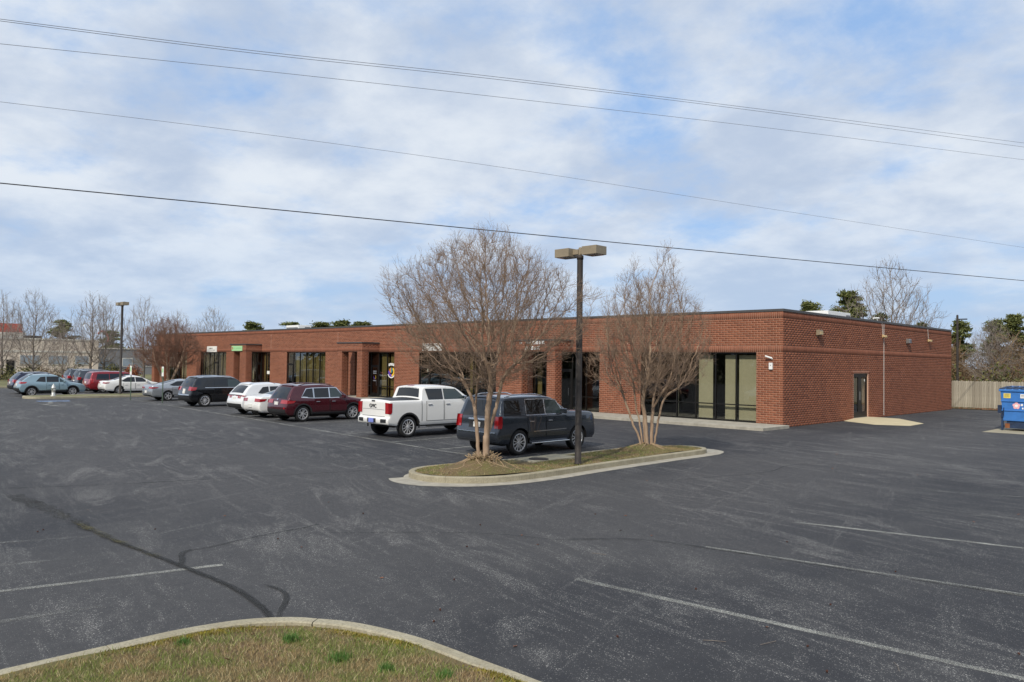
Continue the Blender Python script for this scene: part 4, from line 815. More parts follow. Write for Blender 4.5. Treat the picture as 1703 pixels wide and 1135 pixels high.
# 5 white crossover
c = family_suv('parked_crossover', 'white crossover with a dark light strip across its tail', (-20.7, -14.62), 'paint_white_cool', 4.6, .93, 1.665, 1.04, (.95,3.7), .36, 'five', None, (.98,1.04,.12,.4), belt=1.06, tail=.58, bz=1.06)
for sg in (1, -1):
    for a, b in ((.45,.6),(.66,.78)): q = sorted((sg*a, sg*b)); c.wrap('lamp_claw', c.s_rear(.88), c.s_rear(.98), q[0], q[1], 'lamp_red', .014)
c.wrap('light_strip', c.s_rear(1.0), c.s_rear(1.04), -.9, .9, 'black_plastic', .016)
# 6 black suv
c = family_suv('parked_suv', 'black SUV with bright multi-spoke wheels and silver roof rails', (-28.42, -13.9), 'paint_black', 4.98, .99, 1.82, 1.14, (.92,3.92), .385, 'multi', None, (.98,1.2,.6,.42), False, belt=1.14, tail=.48, bz=1.1); c.rails(.8, 2.9, 'chrome'); c.wrap('bumper_chrome', c.s_rear(.70), c.s_rear(.75), -.9, .9, 'chrome', .012); c.sd('belt_trim', [(.9,1.15),(3.6,1.15),(3.6,1.175),(.9,1.175)], 'chrome', .012); c.plate(1.0)
# 7 silver saloon
saloon('parked_sedan', 'silver sedan between the two thin sign posts', (-35.6, -13.08), 'paint_silver', 4.85, .91, 1.45, 1.07, .96, (1.12,3.95), .335, 'five', (.84,.95,.5,.5), DK)
# across the aisle, beyond the hydrant island
G2 = 'cars parked beyond the hydrant island'
c = family_suv('parked_hatchback', 'pale blue hatchback crossover behind the fire hydrant', (-45.1, -18.38), 'paint_ice_blue', 4.4, .9, 1.62, 1.02, (.78,3.48), .345, 'twin', None, (.92,1.08,.55,.48), belt=1.0, tail=.72, bz=1.04, group=G2, wst=2.35, cowl=3.25); c.t['category'] = 'hatchback'
family_suv('parked_suv', 'dark blue SUV half hidden behind the pale blue hatchback', (-49.6, -17.6), 'paint_navy', 4.7, .94, 1.68, 1.05, (.95,3.7), .36, 'twin', None, (.9,1.1,.6,.42), belt=1.06, tail=.6, bz=1.05, group=G2)
saloon('parked_sedan', 'white sedan behind the far lamp pole', (-46.26, -12.41), 'paint_white', 4.85, .9, 1.47, 1.04, .95, (1.08,3.86), .33, 'small', (.84,.95,.45,.4), DK, group=G2)
# red minivan: tall rear, short bonnet
L = 5.1; c = Car('minivan', 'red minivan behind the white sedan at the far lamp pole', 'minivan', (-49.2, -12.6), 'paint_red', L, .99, 1.74, [(.16,.3),(.03,.4),(.0,.6),(.03,.8),(.08,1.0),(.22,1.5),(.32,1.66),(.45,1.71),(1.4,1.74),(2.6,1.73),(3.1,1.66),(3.4,1.5),(4.2,1.05),(4.4,.98),(4.85,.85),(5.05,.65),(5.1,.45),(4.95,.28)], 1.02, (1.05,4.1), .34, .27, .16, 'small', group=G2)
glass_set(c, [([(.5,1.08),(1.5,1.06),(1.5,1.55),(.62,1.55)], DK), ([(1.56,1.06),(2.6,1.06),(2.6,1.57),(1.56,1.57)], DK), ([(2.66,1.06),(3.75,1.06),(3.15,1.55),(2.66,1.57)], GR)]); c.wrap('rear_window', c.s_rear(1.12), c.s_rear(1.6), -.84, .84, DK); c.wrap('windscreen', c.s_y(3.2), c.s_y(4.15), -.9, .9, DK); c.sd('tail_light', [(.08,.75),(.3,.8),(.36,1.12),(.16,1.12)], 'lamp_red', .01); c.door(1.56, 2.62, .4, 1.0, 'paint_red'); c.door(2.68, 3.8, .4, 1.0, 'paint_red')
for sg in (1, -1): q = sorted((sg*.76, sg*1.078)); c.wrap('tail_light', c.s_rear(.78), c.s_rear(1.1), q[0], q[1], 'lamp_red', .012)
c.plate(.85); c.mirror(3.6, 1.1, 'paint_red'); c.wrap('grille', c.s_front(.4), c.s_front(.7), -.5, .5, 'black_plastic')
family_suv('parked_suv', 'slate grey SUV behind the red minivan', (-52.9, -12.4), 'paint_slate', 4.8, .94, 1.80, 1.12, (1.0,3.8), .385, 'five', None, (.95,1.2,.72,.35), belt=1.15, tail=.3, bz=1.12, group=G2)
family_suv('parked_suv', 'distant dark SUV roof showing over the red minivan', (-58.3, -11.6), 'paint_slate', 4.8, .95, 1.80, 1.12, (1.0,3.8), .385, 'small', None, (.95,1.2,.72,.35), belt=1.15, tail=.4, bz=1.12, group=G2)
saloon('parked_sedan', 'distant dark sedan at the foot of the beige building', (-104., -11.), 'paint_slate', 4.7, .9, 1.45, 1.05, .95, (1.05,3.8), .33, 'small', (.82,.97,.5,.42), DK, group=G2)
# ================================================================== trees
def prisms(A, B, ra, rb, k=3):
    A, B = np.asarray(A, float), np.asarray(B, float); n = len(A); D = B-A; D /= np.maximum(np.linalg.norm(D, axis=1), 1e-9)[:,None]
    ref = np.where(np.abs(D[:,2:3]) < .9, [[0,0,1.]], [[1.,0,0]]); U_ = np.cross(D, ref); U_ /= np.linalg.norm(U_, axis=1)[:,None]; W_ = np.cross(D, U_); V = []
    for P, r in ((A, ra), (B, rb)):
        for j in range(k): t = 2*np.pi*j/k; V.append(P+(U_*np.cos(t)+W_*np.sin(t))*np.asarray(r)[:,None])
    V = np.stack(V, 1).reshape(-1, 3); i = np.arange(n)[:,None]*2*k
    return V, np.concatenate([i+[j, (j+1) % k, k+(j+1) % k, k+j] for j in range(k)], 0)
def colonize(attr, nodes, par, step, di, dk, upw=.15, maxit=140, jit=.12, g=None):
    g = g or np.random.default_rng(1); P = [np.array(p, float) for p in nodes]; par = list(par); A = np.array(attr, float)
    pos = np.array(P); d = np.linalg.norm(A[:,None]-pos[None], axis=2); near = d.argmin(1); nd = d.min(1)
    for it in range(maxit):
        m = nd < di
        if not m.any(): break
        idx = near[m]; v = A[m]-pos[idx]; v /= np.linalg.norm(v, axis=1)[:,None]; acc = np.zeros((len(pos), 3)); np.add.at(acc, idx, v); u = np.unique(idx)
        dv = acc[u]; dv /= np.maximum(np.linalg.norm(dv, axis=1), 1e-9)[:,None]; dv += g.normal(0, jit, dv.shape); dv[:,2] += upw; dv /= np.linalg.norm(dv, axis=1)[:,None]
        new = pos[u]+dv*step; dd_ = np.linalg.norm(new[:,None]-pos[None], axis=2).min(1); ok = dd_ > step*.55; bad = np.isin(near, u[~ok]) & (nd < di); new, u = new[ok], u[ok]; nd = np.where(bad, 1e9, nd)
        if not len(new): continue
        b = len(pos); pos = np.vstack([pos, new]); par += list(u)
        dn = np.linalg.norm(A[:,None]-new[None], axis=2); j = dn.argmin(1); dm = dn[np.arange(len(A)), j]; q = dm < nd; near = np.where(q, j+b, near); nd = np.where(q, dm, nd)
        keep = (nd > dk) & (nd < 1e8); A, near, nd = A[keep], near[keep], nd[keep]
        if len(A) < 4 or len(pos) > 16000: break
    par = np.array(par); n0 = len(nodes); n = len(pos)
    for _ in range(4):
        ssum = np.zeros((n, 3)); cnt = np.zeros(n); np.add.at(ssum, par[n0:], pos[n0:]); np.add.at(cnt, par[n0:], 1); has = cnt > 0
        q = pos.copy(); i = np.arange(n0, n); i = i[has[i]]; q[i] = .4*pos[i]+.3*pos[par[i]]+.3*ssum[i]/cnt[i][:,None]; pos = q
    return pos, par
def wood(name_prefix, parent, pos, par, tip, expo, thr, mat_t, mat_c, twigs, tl, g, rmax=None, k=3, up=.5, panicle=0):
    n = len(pos); r = np.zeros(n); ch = [[] for _ in range(n)]
    for i in range(n):
        if par[i] >= 0: ch[par[i]].append(i)
    acc = np.zeros(n)
    for i in range(n-1, -1, -1):
        r[i] = tip if not ch[i] else acc[i]**(1/expo)
        if par[i] >= 0: acc[par[i]] += r[i]**expo
    if rmax: r = np.where(r > tip*2, tip*2+(r-tip*2)*(rmax-tip*2)/max(r.max()-tip*2, 1e-6), r)
    tk = MB()
    starts = [i for i in range(n) if r[i] > thr and (par[i] < 0 or r[par[i]] <= thr or ch[par[i]][int(np.argmax([r[c] for c in ch[par[i]]]))] != i)]
    for s in starts:
        chain = ([par[s]] if par[s] >= 0 else [])+[s]; c = s
        while True:
            nx = [q for q in ch[c] if r[q] > thr]
            if not nx: break
            c = max(nx, key=lambda q: r[q]); chain.append(c)
        if len(chain) > 1:
            rs = [min(r[q], r[s]*1.05) for q in chain]; tk.tube([pos[q] for q in chain], rs, 7 if r[s] > thr*2 else 5)
    if tk.v: tk.build('trunk', mat_t, parent, True)
    e = np.array([i for i in range(n) if par[i] >= 0 and r[i] <= thr]); VV = []; QQ = []; b = 0
    if len(e): V, Q = prisms(pos[par[e]], pos[e], np.minimum(r[par[e]], r[e]*1.3), r[e], k); VV.append(V); QQ.append(Q); b += len(V)
    if twigs:
        c = np.array([i for i in range(n) if par[i] >= 0 and r[i] < tip*3.2]); c = c[g.integers(0, len(c), int(len(c)*twigs))]
        d = pos[c]-pos[par[c]]; d /= np.linalg.norm(d, axis=1)[:,None]; d = d+g.normal(0, .55, d.shape); d[:,2] += up*.6; d /= np.linalg.norm(d, axis=1)[:,None]; l = g.uniform(*tl, len(c))[:,None]
        m1 = pos[c]+d*l*.5; d2 = d+g.normal(0, .22, d.shape); d2[:,2] += up*.5; d2 /= np.linalg.norm(d2, axis=1)[:,None]; e2 = m1+d2*l*.5; t = np.full(len(c), tip*.8)
        for A, B, ra, rb in ((pos[c], m1, t, t*.8), (m1, e2, t*.8, t*.5)): V, Q = prisms(A, B, ra, rb, 3); VV.append(V); QQ.append(Q+b); b += len(V)
        if panicle:
            for _ in range(panicle):
                d3 = d2+g.normal(0, .6, d.shape); d3 /= np.linalg.norm(d3, axis=1)[:,None]; s0 = m1+(e2-m1)*g.uniform(.2, 1, len(c))[:,None]; V, Q = prisms(s0, s0+d3*l*g.uniform(.2, .45, len(c))[:,None], t*.7, t*.5, 3); VV.append(V); QQ.append(Q+b); b += len(V)
    link('crown', big_mesh('crown', np.concatenate(VV), np.concatenate(QQ), mat_c), parent)
def crown_pts(n, prof, g, hollow=.55, c=(0,0)):      # prof: (z, radius, cx, cy)
    pz = np.array([p[0] for p in prof]); pr = np.array([p[1] for p in prof]); out = []
    z = g.uniform(pz[0], pz[-1], n*3); r = np.interp(z, pz, pr); keep = g.uniform(0, 1, n*3) < (r/pr.max())**1.3; z, r = z[keep][:n], r[keep][:n]
    a = g.uniform(0, 2*np.pi, len(z)); q = g.uniform(0, 1, len(z))**hollow; lump = 1+.13*np.sin(3*a+z*1.7)+.09*np.sin(7*a-z*2.3); return np.c_[c[0]+np.cos(a)*r*q*lump, c[1]+np.sin(a)*r*q*lump, z]
def stems(base, ends, n, g, wob=.05):
    nodes = []; par = []
    for bx, by, ex, ey, ez in ends:
        prev = -1
        for i in range(n+1):
            t = i/n; nodes.append((bx+(ex-bx)*t**1.25+g.normal(0, wob)*(0 < i), by+(ey-by)*t**1.25+g.normal(0, wob)*(0 < i), ez*t)); par.append(prev); prev = len(nodes)-1
    return nodes, par
R_, F_ = np.array((.7107,.7035)), np.array((-.7035,.7107))     # view right and view forward on plan
def rf(a, b): v = R_*a+F_*b; return float(v[0]), float(v[1])
# left myrtle: two strong stems and a third on the right
g = np.random.default_rng(11); t = thing('crape_myrtle', 'wide bare crape myrtle on the root mound at the left end of the island', 'tree', (T1[0], T1[1], .44), 0, 'bare crape myrtles on the island')
def skeleton(lines, g, dz=.1):      # lines: (name, parent or None, [(right, forward, up), ...])
    nodes, par, ends = [], [], {}
    for nm, pr, pts in lines:
        P = smooth_path(pts, 6); k = -1
        if pr is not None: k = ends[pr]
        for i, (a, f_, z) in enumerate(P):
            if i == 0 and pr is not None: continue
            x, y = rf(a, f_); nodes.append((x+g.normal(0,.006), y+g.normal(0,.006), z)); par.append(k); k = len(nodes)-1
        ends[nm] = k
    return nodes, par
nodes, par = skeleton([('L', None, [(-.09,0,-.1),(-.14,.02,.5),(-.2,.04,1.15)]), ('La', 'L', [(-.2,.04,1.15),(-.33,.12,1.5),(-.55,.2,1.9)]), ('Lb', 'L', [(-.2,.04,1.15),(-.17,-.05,1.55),(-.12,-.2,2.0)]),
    ('R', None, [(.07,0,-.1),(.08,.0,.5)]), ('R2', 'R', [(.08,0,.5),(.10,-.02,.95),(.12,-.02,1.3),(.18,.0,1.75)]), ('Ra', 'R2', [(.18,0,1.75),(.2,.15,2.0),(.3,.35,2.3)]), ('Rb', 'R2', [(.18,0,1.75),(.14,-.1,2.05),(.02,-.25,2.4)]),
    ('T', 'R', [(.08,0,.5),(.19,.05,.8),(.33,.08,1.3),(.42,.1,1.8)]), ('Ta', 'T', [(.42,.1,1.8),(.55,.1,2.05),(.8,.05,2.3)])], g)
A = crown_pts(5200, [(1.6,.5),(2.0,1.45),(2.5,2.05),(3.0,2.4),(3.7,2.42),(4.2,2.15),(4.7,1.55),(5.1,.9),(5.5,.25)], g, .6)
pos, par = colonize(A, nodes, par, .10, 1.2, .15, .10, 130, .06, g); wood('', t, pos, par, .0034, 2.1, .0085, 'bark_myrtle', 'twig_myrtle', 2.9, (.14,.40), g, .082, panicle=2, up=.8)
roots = MB(); g2 = random.Random(3)
for i in range(46):
    a = g2.uniform(0, 2*math.pi); r0 = g2.uniform(.1,.3); l = g2.uniform(.2,.5) if i > 10 else g2.uniform(.4,.85); pts = []
    for j in range(6):
        q = r0+l*j/5; aa = a+.25*math.sin(j*1.3+i); x, y = math.cos(aa)*q, math.sin(aa)*q; pts.append((x, y, mz(T1[0]+x, T1[1]+y)+.135-.44+.012*(1-j/5)+.002))
    roots.tube(pts, [.011*(1-.13*j) if i > 10 else .017*(1-.12*j) for j in range(6)], 5)
for i in range(90):
    a = g2.uniform(0, 2*math.pi); r0 = g2.uniform(.12,.4); x, y = math.cos(a)*r0, math.sin(a)*r0; h = g2.uniform(.04,.13); zb_ = mz(T1[0]+x, T1[1]+y)+.135-.44
    roots.tube([(x, y, zb_-.02), (x*1.12, y*1.12, zb_+h*.6), (x*1.25+g2.uniform(-.04,.04), y*1.25+g2.uniform(-.04,.04), zb_+h)], [.016,.013,.01], 5)
roots.build('root', 'root', t, True)
# right myrtle: several slim stems, upright
g = np.random.default_rng(23); t = thing('crape_myrtle', 'upright bare crape myrtle with many slim stems at the right end of the island', 'tree', (T2[0], T2[1], .30), 0, 'bare crape myrtles on the island')
nodes, par = skeleton([('A', None, [(-.2,0,-.1),(-.32,.03,.35),(-.45,.05,.6),(-.62,.05,1.1),(-.85,.08,1.7)]), ('B', None, [(-.14,.03,-.1),(-.25,.05,.6),(-.38,.08,1.3),(-.43,.1,1.8)]), ('C', None, [(-.03,-.03,-.1),(-.1,-.08,.7),(-.2,-.15,1.4),(-.05,-.25,2.1)]),
    ('D', None, [(.09,.02,-.1),(.12,.06,.7),(.15,.1,1.1)]), ('Db', 'D', [(.15,.1,1.1),(.18,.16,1.4),(.3,.3,1.9)]), ('Da', 'D', [(.15,.1,1.1),(.35,.0,1.5),(.6,-.1,1.9)]), ('E', None, [(.16,-.02,-.1),(.25,-.05,.5),(.37,-.1,1.2),(.52,-.15,1.5),(.85,-.2,1.75)]), ('F', None, [(-.08,.1,-.1),(-.1,.25,.8),(-.05,.45,1.7)])], g)
A = np.vstack([crown_pts(4200, [(1.4,.6),(1.8,1.45),(2.3,1.75),(2.9,1.8),(3.6,1.6),(4.2,1.35),(4.7,1.0),(5.0,.5)], g, .62), crown_pts(260, [(4.6,.5),(5.3,.42),(6.1,.16)], g, .7, rf(.45,0)), crown_pts(160, [(4.4,.4),(5.0,.35),(5.5,.15)], g, .7, rf(-.55,0))])
pos, par = colonize(A, nodes, par, .10, 1.2, .15, .16, 130, .06, g); wood('', t, pos, par, .0036, 2.1, .0085, 'bark_myrtle', 'twig_myrtle', 2.9, (.14,.40), g, .062, panicle=2, up=.9)
rt2 = MB()
for i in range(16):
    a = g2.uniform(0, 6.28); rt2.tube([(math.cos(a)*(.12+.1*j), math.sin(a)*(.12+.1*j), mz(T2[0]+math.cos(a)*(.12+.1*j), T2[1]+math.sin(a)*(.12+.1*j))+.135-.30+.02-.006*j) for j in range(6)], [.026-.004*j for j in range(6)], 5)
rt2.build('root', 'root', t, True)
# far myrtle in front of the brick front
g = np.random.default_rng(5); t = thing('crape_myrtle', 'dense rounded brown crape myrtle in front of the far brick windows', 'tree', (-57.4,-4.2,.0)); nodes, par = stems(None, [(0,0,-.7,.3,1.9),(.2,.1,.8,-.3,1.8),(-.1,-.1,-.1,-.8,1.9),(.1,.2,.2,.9,2.),(.3,0,1.3,.4,1.6)], 8, g, .03)
A = crown_pts(2600, [(1.7,1.6),(2.4,2.6),(3.6,2.9),(4.8,2.5),(5.6,1.7),(6.4,.5)], g, .6); pos, par = colonize(A, nodes, par, .19, 2., .3, .1, 120, .1, g); wood('', t, pos, par, .009, 2.35, .03, 'bark_myrtle', 'twig_brown', 4.2, (.25,.65), g, .11, panicle=2)
# bare shade trees, grown twice and placed with a turn
def proto(seed, h, rad_, n, trunk):
    g = np.random.default_rng(seed); r = thing('bare_tree', 'x', 'tree'); nodes = [(0,0,i*h*trunk/6) for i in range(7)]; nodes = [(x+g.normal(0,.03), y+g.normal(0,.03), z) for x, y, z in nodes]; par = list(range(-1, 6))
    A = crown_pts(n, [(h*trunk*.8,rad_*.55),(h*.4,rad_),(h*.6,rad_*.95),(h*.8,rad_*.65),(h,rad_*.15)], g, .65); pos, par = colonize(A, nodes, par, h*.027, h*.28, h*.04, .22, 130, .09, g); wood('', r, pos, par, h*.0011, 2.3, h*.0045, 'bark_grey', 'twig_grey', 1.7, (h*.03,h*.09), g, h*.015, panicle=1, up=.9); return r
pa = proto(31, 10., 2.7, 1700, .22); pb = proto(47, 10., 3.6, 2000, .17); used = set()
def put(src, label, loc, rz, sc, group, sz=None):
    if src.name in used:
        o = src.copy(); COL.objects.link(o)
        for c in src.children: q = c.copy(); COL.objects.link(q); q.parent = o
    else: o = src
    used.add(src.name); o.location = loc; o.rotation_euler = (0,0,rz); o.scale = (sc, sc, sz or sc); tag(o, label, 'tree', group); return o
GL = 'bare trees along the road on the left'; GRt = 'bare trees beyond the fence'
for a in [(pa, 'leftmost bare tree at the edge, in front of the red roof', (-88.2,-10.6,0), .3, 1.0, GL), (pb, 'second bare tree from the left edge, by the dark shrub', (-80.8,-9.3,0), 1.7, .98, GL), (pb, 'low spreading bare tree in front of the plain beige wall', (-70.7,-9.2,0), 2.9, .62, GL), (pa, 'slim bare tree right of the green conifer', (-79.6,-3.9,0), 4.0, 1.0, GL),
          (pa, 'tall bare tree left of the far lamp pole', (-82.7,-1.5,0), 5.2, .99, GL), (pa, 'tall bare tree just right of the far lamp pole', (-79.,1.6,0), 1.1, .98, GL), (pb, 'brownish bare tree between far lamp pole and far myrtle', (-74.,3.4,0), .6, .8, GL), (pb, 'bare tree showing over the far myrtle', (-76.,8.5,0), 2.2, .88, GL),
          (pb, 'large bare tree rising behind the roof above the side wall', (-11.1,45.6,0), .4, 1.3, None), (pb, 'bare tree with forked pale trunk behind the fence', (-.6,37.6,.3), 3.3, .62, GRt), (pa, 'bare tree leaning in at the right edge', (5.4,38.2,0), 2.0, .98, GRt), (pa, 'thin bare tree in the wood right of the fence pole', (-4.2,52.,0), 1.2, .75, GRt), (pb, 'tangled bare tree deep in the wood behind the dumpster', (1.2,50.,0), 4.4, .72, GRt), (pa, 'bare tree in the wood between the two pines', (-1.6,56.,0), .2, .8, GRt), (pb, 'reddish bare tree at far right of the wood', (4.6,46.,0), 5.5, .75, GRt), (pa, 'bare treetop behind the roof left of the left myrtle', (-60.,52.,0), .9, 1.1, None)]: put(*a)
# pines
def pine(seed, h, spread, base):
    g = np.random.default_rng(seed); r = thing('pine_tree', 'x', 'tree'); MB().tube([(0,0,0),(.05*h*.1,0,h*.4),(0,.03*h*.1,h*.75),(0,0,h*.97)], [h*.02,h*.016,h*.01,h*.003], 7).build('trunk', 'bark_pine', r, True); br = MB(); cs = []
    for i in range(40):
        z = h*(base+(1-base)*(i/39)**.9); rr_ = spread*(1-max(0., (z/h-base)/(1-base))**1.6*.8)*g.uniform(.25,1.2); a = g.uniform(0, 6.28); e = np.array((math.cos(a)*rr_, math.sin(a)*rr_, z+.12*rr_)); br.tube([(0,0,z-.2*rr_), tuple(e*np.array((.6,.6,1))), tuple(e)], [.05,.035,.015], 4)
        for f in (.5, .78, 1.): cs.append((e*np.array((f,f,1)), spread*.17*g.uniform(.6,1.5)))
    br.build('branch', 'bark_pine', r); VV = []
    for c, s in cs:
        n = 75; p = c+g.normal(0, s*.5, (n,3))*np.array((1,1,.6)); a = g.normal(0,1,(n,3)); a /= np.linalg.norm(a, axis=1)[:,None]; a[:,2] = abs(a[:,2])*.7; b = np.cross(a, g.normal(0,1,(n,3))); b /= np.linalg.norm(b, axis=1)[:,None]; l = .34; w_ = .05
        VV.append(np.stack([p-b*w_, p+b*w_, p+b*w_*.6+a*l, p-b*w_*.6+a*l], 1).reshape(-1,3))
    V = np.concatenate(VV); link('needles', big_mesh('needles', V, np.arange(len(V)).reshape(-1,4), 'needles'), r); return r
p1 = pine(3, 9., 2.0, .45); p2 = pine(8, 10., 2.6, .35)
GP = 'pines rising behind the brick building'
for a in [(p1, 'small rounded pine top over the roof right of the corner', (-18.7,44.8,0), 0, 1.0, GP), (p2, 'tallest pine behind the rooftop unit on the right', (-15.,45.9,0), 1, 1.0, GP), (p2, 'lower pine just right of the tallest one', (-12.6,47.,0), 2.4, .78, GP), (p1, 'low pine under the large bare tree by the roof edge', (-9.2,48.,0), 2, .76, GP), (p1, 'low pine at the far end of the side wall roof', (-6.2,49.5,0), .4, .78, GP), (p1, 'pine behind the slim pole at the end of the side wall', (-4.,53.,0), 3, .8, GP),
          (p2, 'pine with bright round crown above the fence', (-2.9,54.5,0), 4, .78, GP), (p1, 'pine to the right of the bright round one above the fence', (.3,56.,0), 5, .86, GP), (p1, 'small pine nearest the far end of the roof', (-97.,24.,0), 1.3, 1.35, GP, .9), (p2, 'pine behind the far rooftop unit', (-96.7,31.,0), .7, 1.5, GP, .84), (p2, 'broad pine in the row right of the far rooftop unit', (-96.,36.,0), 2.2, 1.7, GP, .86), (p1, 'middle pine in the row right of the far rooftop unit', (-95.7,39.3,0), 3.2, 1.7, GP, 1.0), (p2, 'rightmost pine in the row behind the far roof', (-95.5,42.6,0), 4.2, 1.5, GP, .9), (p1, 'lone pine top left of the left myrtle crown', (-84.,45.,0), 5.2, 1.3, GP, .93), (p2, 'green conifer rising behind the beige building on the left', (-133.,8.,0), .5, 1.2, None, .87), (p1, 'olive tree top left of the far lamp pole', (-128.,14.,0), 1.5, 1.2, None, .78)]: put(*a)
# loose masses of brush
def cards(name, label, boxes, mat, size, g, cat, wdt=.4):
    VV = []
    for (x0,x1,y0,y1,z0,z1,n) in boxes:
        p = g.uniform((x0,y0,z0), (x1,y1,z1), (n,3)); top = z0+(z1-z0)*(.62+.38*np.sin(p[:,0]*.9+p[:,1]*.7)*np.cos(p[:,0]*.37-p[:,1]*.5)); p = p[p[:,2] < top]; m = len(p); a = g.normal(0,1,(m,3)); a /= np.linalg.norm(a, axis=1)[:,None]; b = np.cross(a, g.normal(0,1,(m,3))); b /= np.linalg.norm(b, axis=1)[:,None]; s = size*g.uniform(.5,1.3,(m,1))
        VV.append(np.stack([p-b*s*wdt, p+a*s*.9, p+b*s*wdt, p-a*s*.9], 1).reshape(-1,3))
    V = np.concatenate(VV); return tag(link(name, big_mesh(name, V, np.arange(len(V)).reshape(-1,4), mat)), label, cat, kind='stuff')
g = np.random.default_rng(77)
cards('brush', 'olive and green undergrowth behind the wooden fence', [(-8,24,30.5,34,0,3.3,9000),(-9,-2,33,38,0,4.6,4000)], 'brush_green', .16, g, 'brush')
cards('brush', 'brown leafless brush of the wood behind the fence', [(-10,28,36,62,0,6.0,50000),(-9,-3.2,36,42,1,5.2,7000)], 'brush_brown', .75, g, 'brush', .03)
cards('distant_woods', 'unseen wood behind the viewer, with trees added on the right to darken reflections', [(-170,64,-92,-74,0,14,40000),(50,62,-74,60,0,13,60000)], 'dark_leaf', .9, g, 'wood')  # second box is unseen trees, added to darken reflections in the cars
cards('distant_woods', 'low far tree line along the left horizon', [(-190,-150,-60,120,0,6.5,14000)], 'brush_brown', .6, g, 'wood')
cards('hedge', 'brown shrubs along the road on the left', [(-84,-80,-8.4,-6.2,0,2.2,700),(-75,-66,4,8,0,2.2,1200)], 'brush_brown', .5, g, 'shrub', .05); cards('hedge', 'dark green shrubs under the bare trees on the left', [(-92,-84,-12.5,-7,0,2.2,2600),(-87,-84,-6,-3,0,2.9,900)], 'brush_green', .16, g, 'shrub')
def bush(label, loc, r, h, mat):
    t = thing('shrub', label, 'shrub', loc); m = MB()
    for i in range(14): a = i*2.4; m.tube([(0,0,0), (math.cos(a)*r*.4, math.sin(a)*r*.4, h*.5), (math.cos(a)*r*.8, math.sin(a)*r*.8, h*(.7+.2*math.sin(i)))], [.02,.014,.006], 4)
    m.build('stem', 'bark_grey', t); n = 1500; p = g.normal(0,1,(n,3)); p /= np.linalg.norm(p, axis=1)[:,None]; p *= g.uniform(.45,1,(n,1))*(1+.2*np.sin(p[:,0:1]*6)); p = p*(r,r,h*.5)+(0,0,h*.55); a = g.normal(0,1,(n,3)); a /= np.linalg.norm(a, axis=1)[:,None]; b = np.cross(a, g.normal(0,1,(n,3))); b /= np.linalg.norm(b, axis=1)[:,None]; s = .09
    link('foliage', big_mesh('foliage', np.stack([p-b*s*.5, p+a*s, p+b*s*.5, p-a*s], 1).reshape(-1,3), np.arange(4*n).reshape(-1,4), mat), t)
bush('yellow green shrub behind the white sedan', (-61.5,-7.6,0), 1.0, 2.0, 'brush_green'); bush('russet red shrub beside the far brick wall', (-60.2,-6.3,0), .8, 1.9, 'red_leaf')
# ================================================================== street furniture
def lamp(label, x, y, z0, top, sc=1.):
    t = thing('parking_lamp', label, 'street lamp', (x, y, z0), 0, 'parking lot lamps'); h = top-z0
    MB().lathe([(.095,0),(.095,.02),(.085,.03),(.078,h-.12),(.078,h-.1),(.088,h-.1),(.088,h),(.03,h+.02)], k=20).build('pole', 'pole_bronze', t, True); MB().lathe([(.03,h),(.045,h+.02),(.045,h+.2),(.02,h+.22)], k=12).build('tenon', 'tan_paint', t)
    for s in (-1, 1):
        a = sorted((s*.04, s*.24)); box('arm', 'tan_paint', t, a[0], a[1], -.04, .04, h+.04, h+.17); b = sorted((s*.22, s*.70)); hd = box('lamp_head', 'tan_paint', t, b[0], b[1], -.215, .215, h-.02, h+.2, .008)
        box('lens', 'lamp_clear', hd, b[0]+.05, b[1]-.05, -.17, .17, h-.032, h-.0205); MB().lathe([(.02,h+.2),(.025,h+.2),(.025,h+.235),(.01,h+.24)], (s*.46,0,0), 8).build('photocell', 'tan_paint', hd)
lamp('near parking lamp with two tan box heads on the island', 2.86, -17.54, .135, 5.55); lamp('far parking lamp behind the white sedan on the left', -43.03, -13.17, .13, 6.45)
t = thing('fire_hydrant', 'silver fire hydrant on the far grass island', 'hydrant', (-41.23,-17.89,.13)); MB().lathe([(.17,0),(.17,.05),(.11,.06),(.10,.5),(.14,.51),(.14,.55),(.12,.58),(.10,.68),(.05,.74),(.035,.75),(.035,.81),(.01,.82)], k=16).build('barrel', 'hydrant_silver', t, True)
for s in (-1, 1): MB().lathe([(.06,0),(.06,.08),(.075,.08),(.075,.12),(.02,.13)], (0,0,0), 10, 'x').build('outlet', 'hydrant_silver', t).matrix_basis = Matrix.Translation((s*.1, 0, .42)) @ Matrix.Rotation(0 if s > 0 else math.pi, 4, 'Z')
for lb, x, y in (('thin green sign post left of the silver sedan', -36.57, -14.73), ('thin dark sign post in front of the silver sedan', -32.24, -14.42)):
    t = thing('sign_post', lb, 'sign', (x, y, 0), 0, 'accessible parking signs'); box('post', 'sign_post', t, -.03, .03, -.02, .02, 0, 2.25); box('sign_plate', 'paper', t, -.15, .15, -.03, -.021, 1.62, 2.2, .003); box('sign_symbol', 'sign_green', t, -.1, .1, -.036, -.0305, 1.85, 2.1)
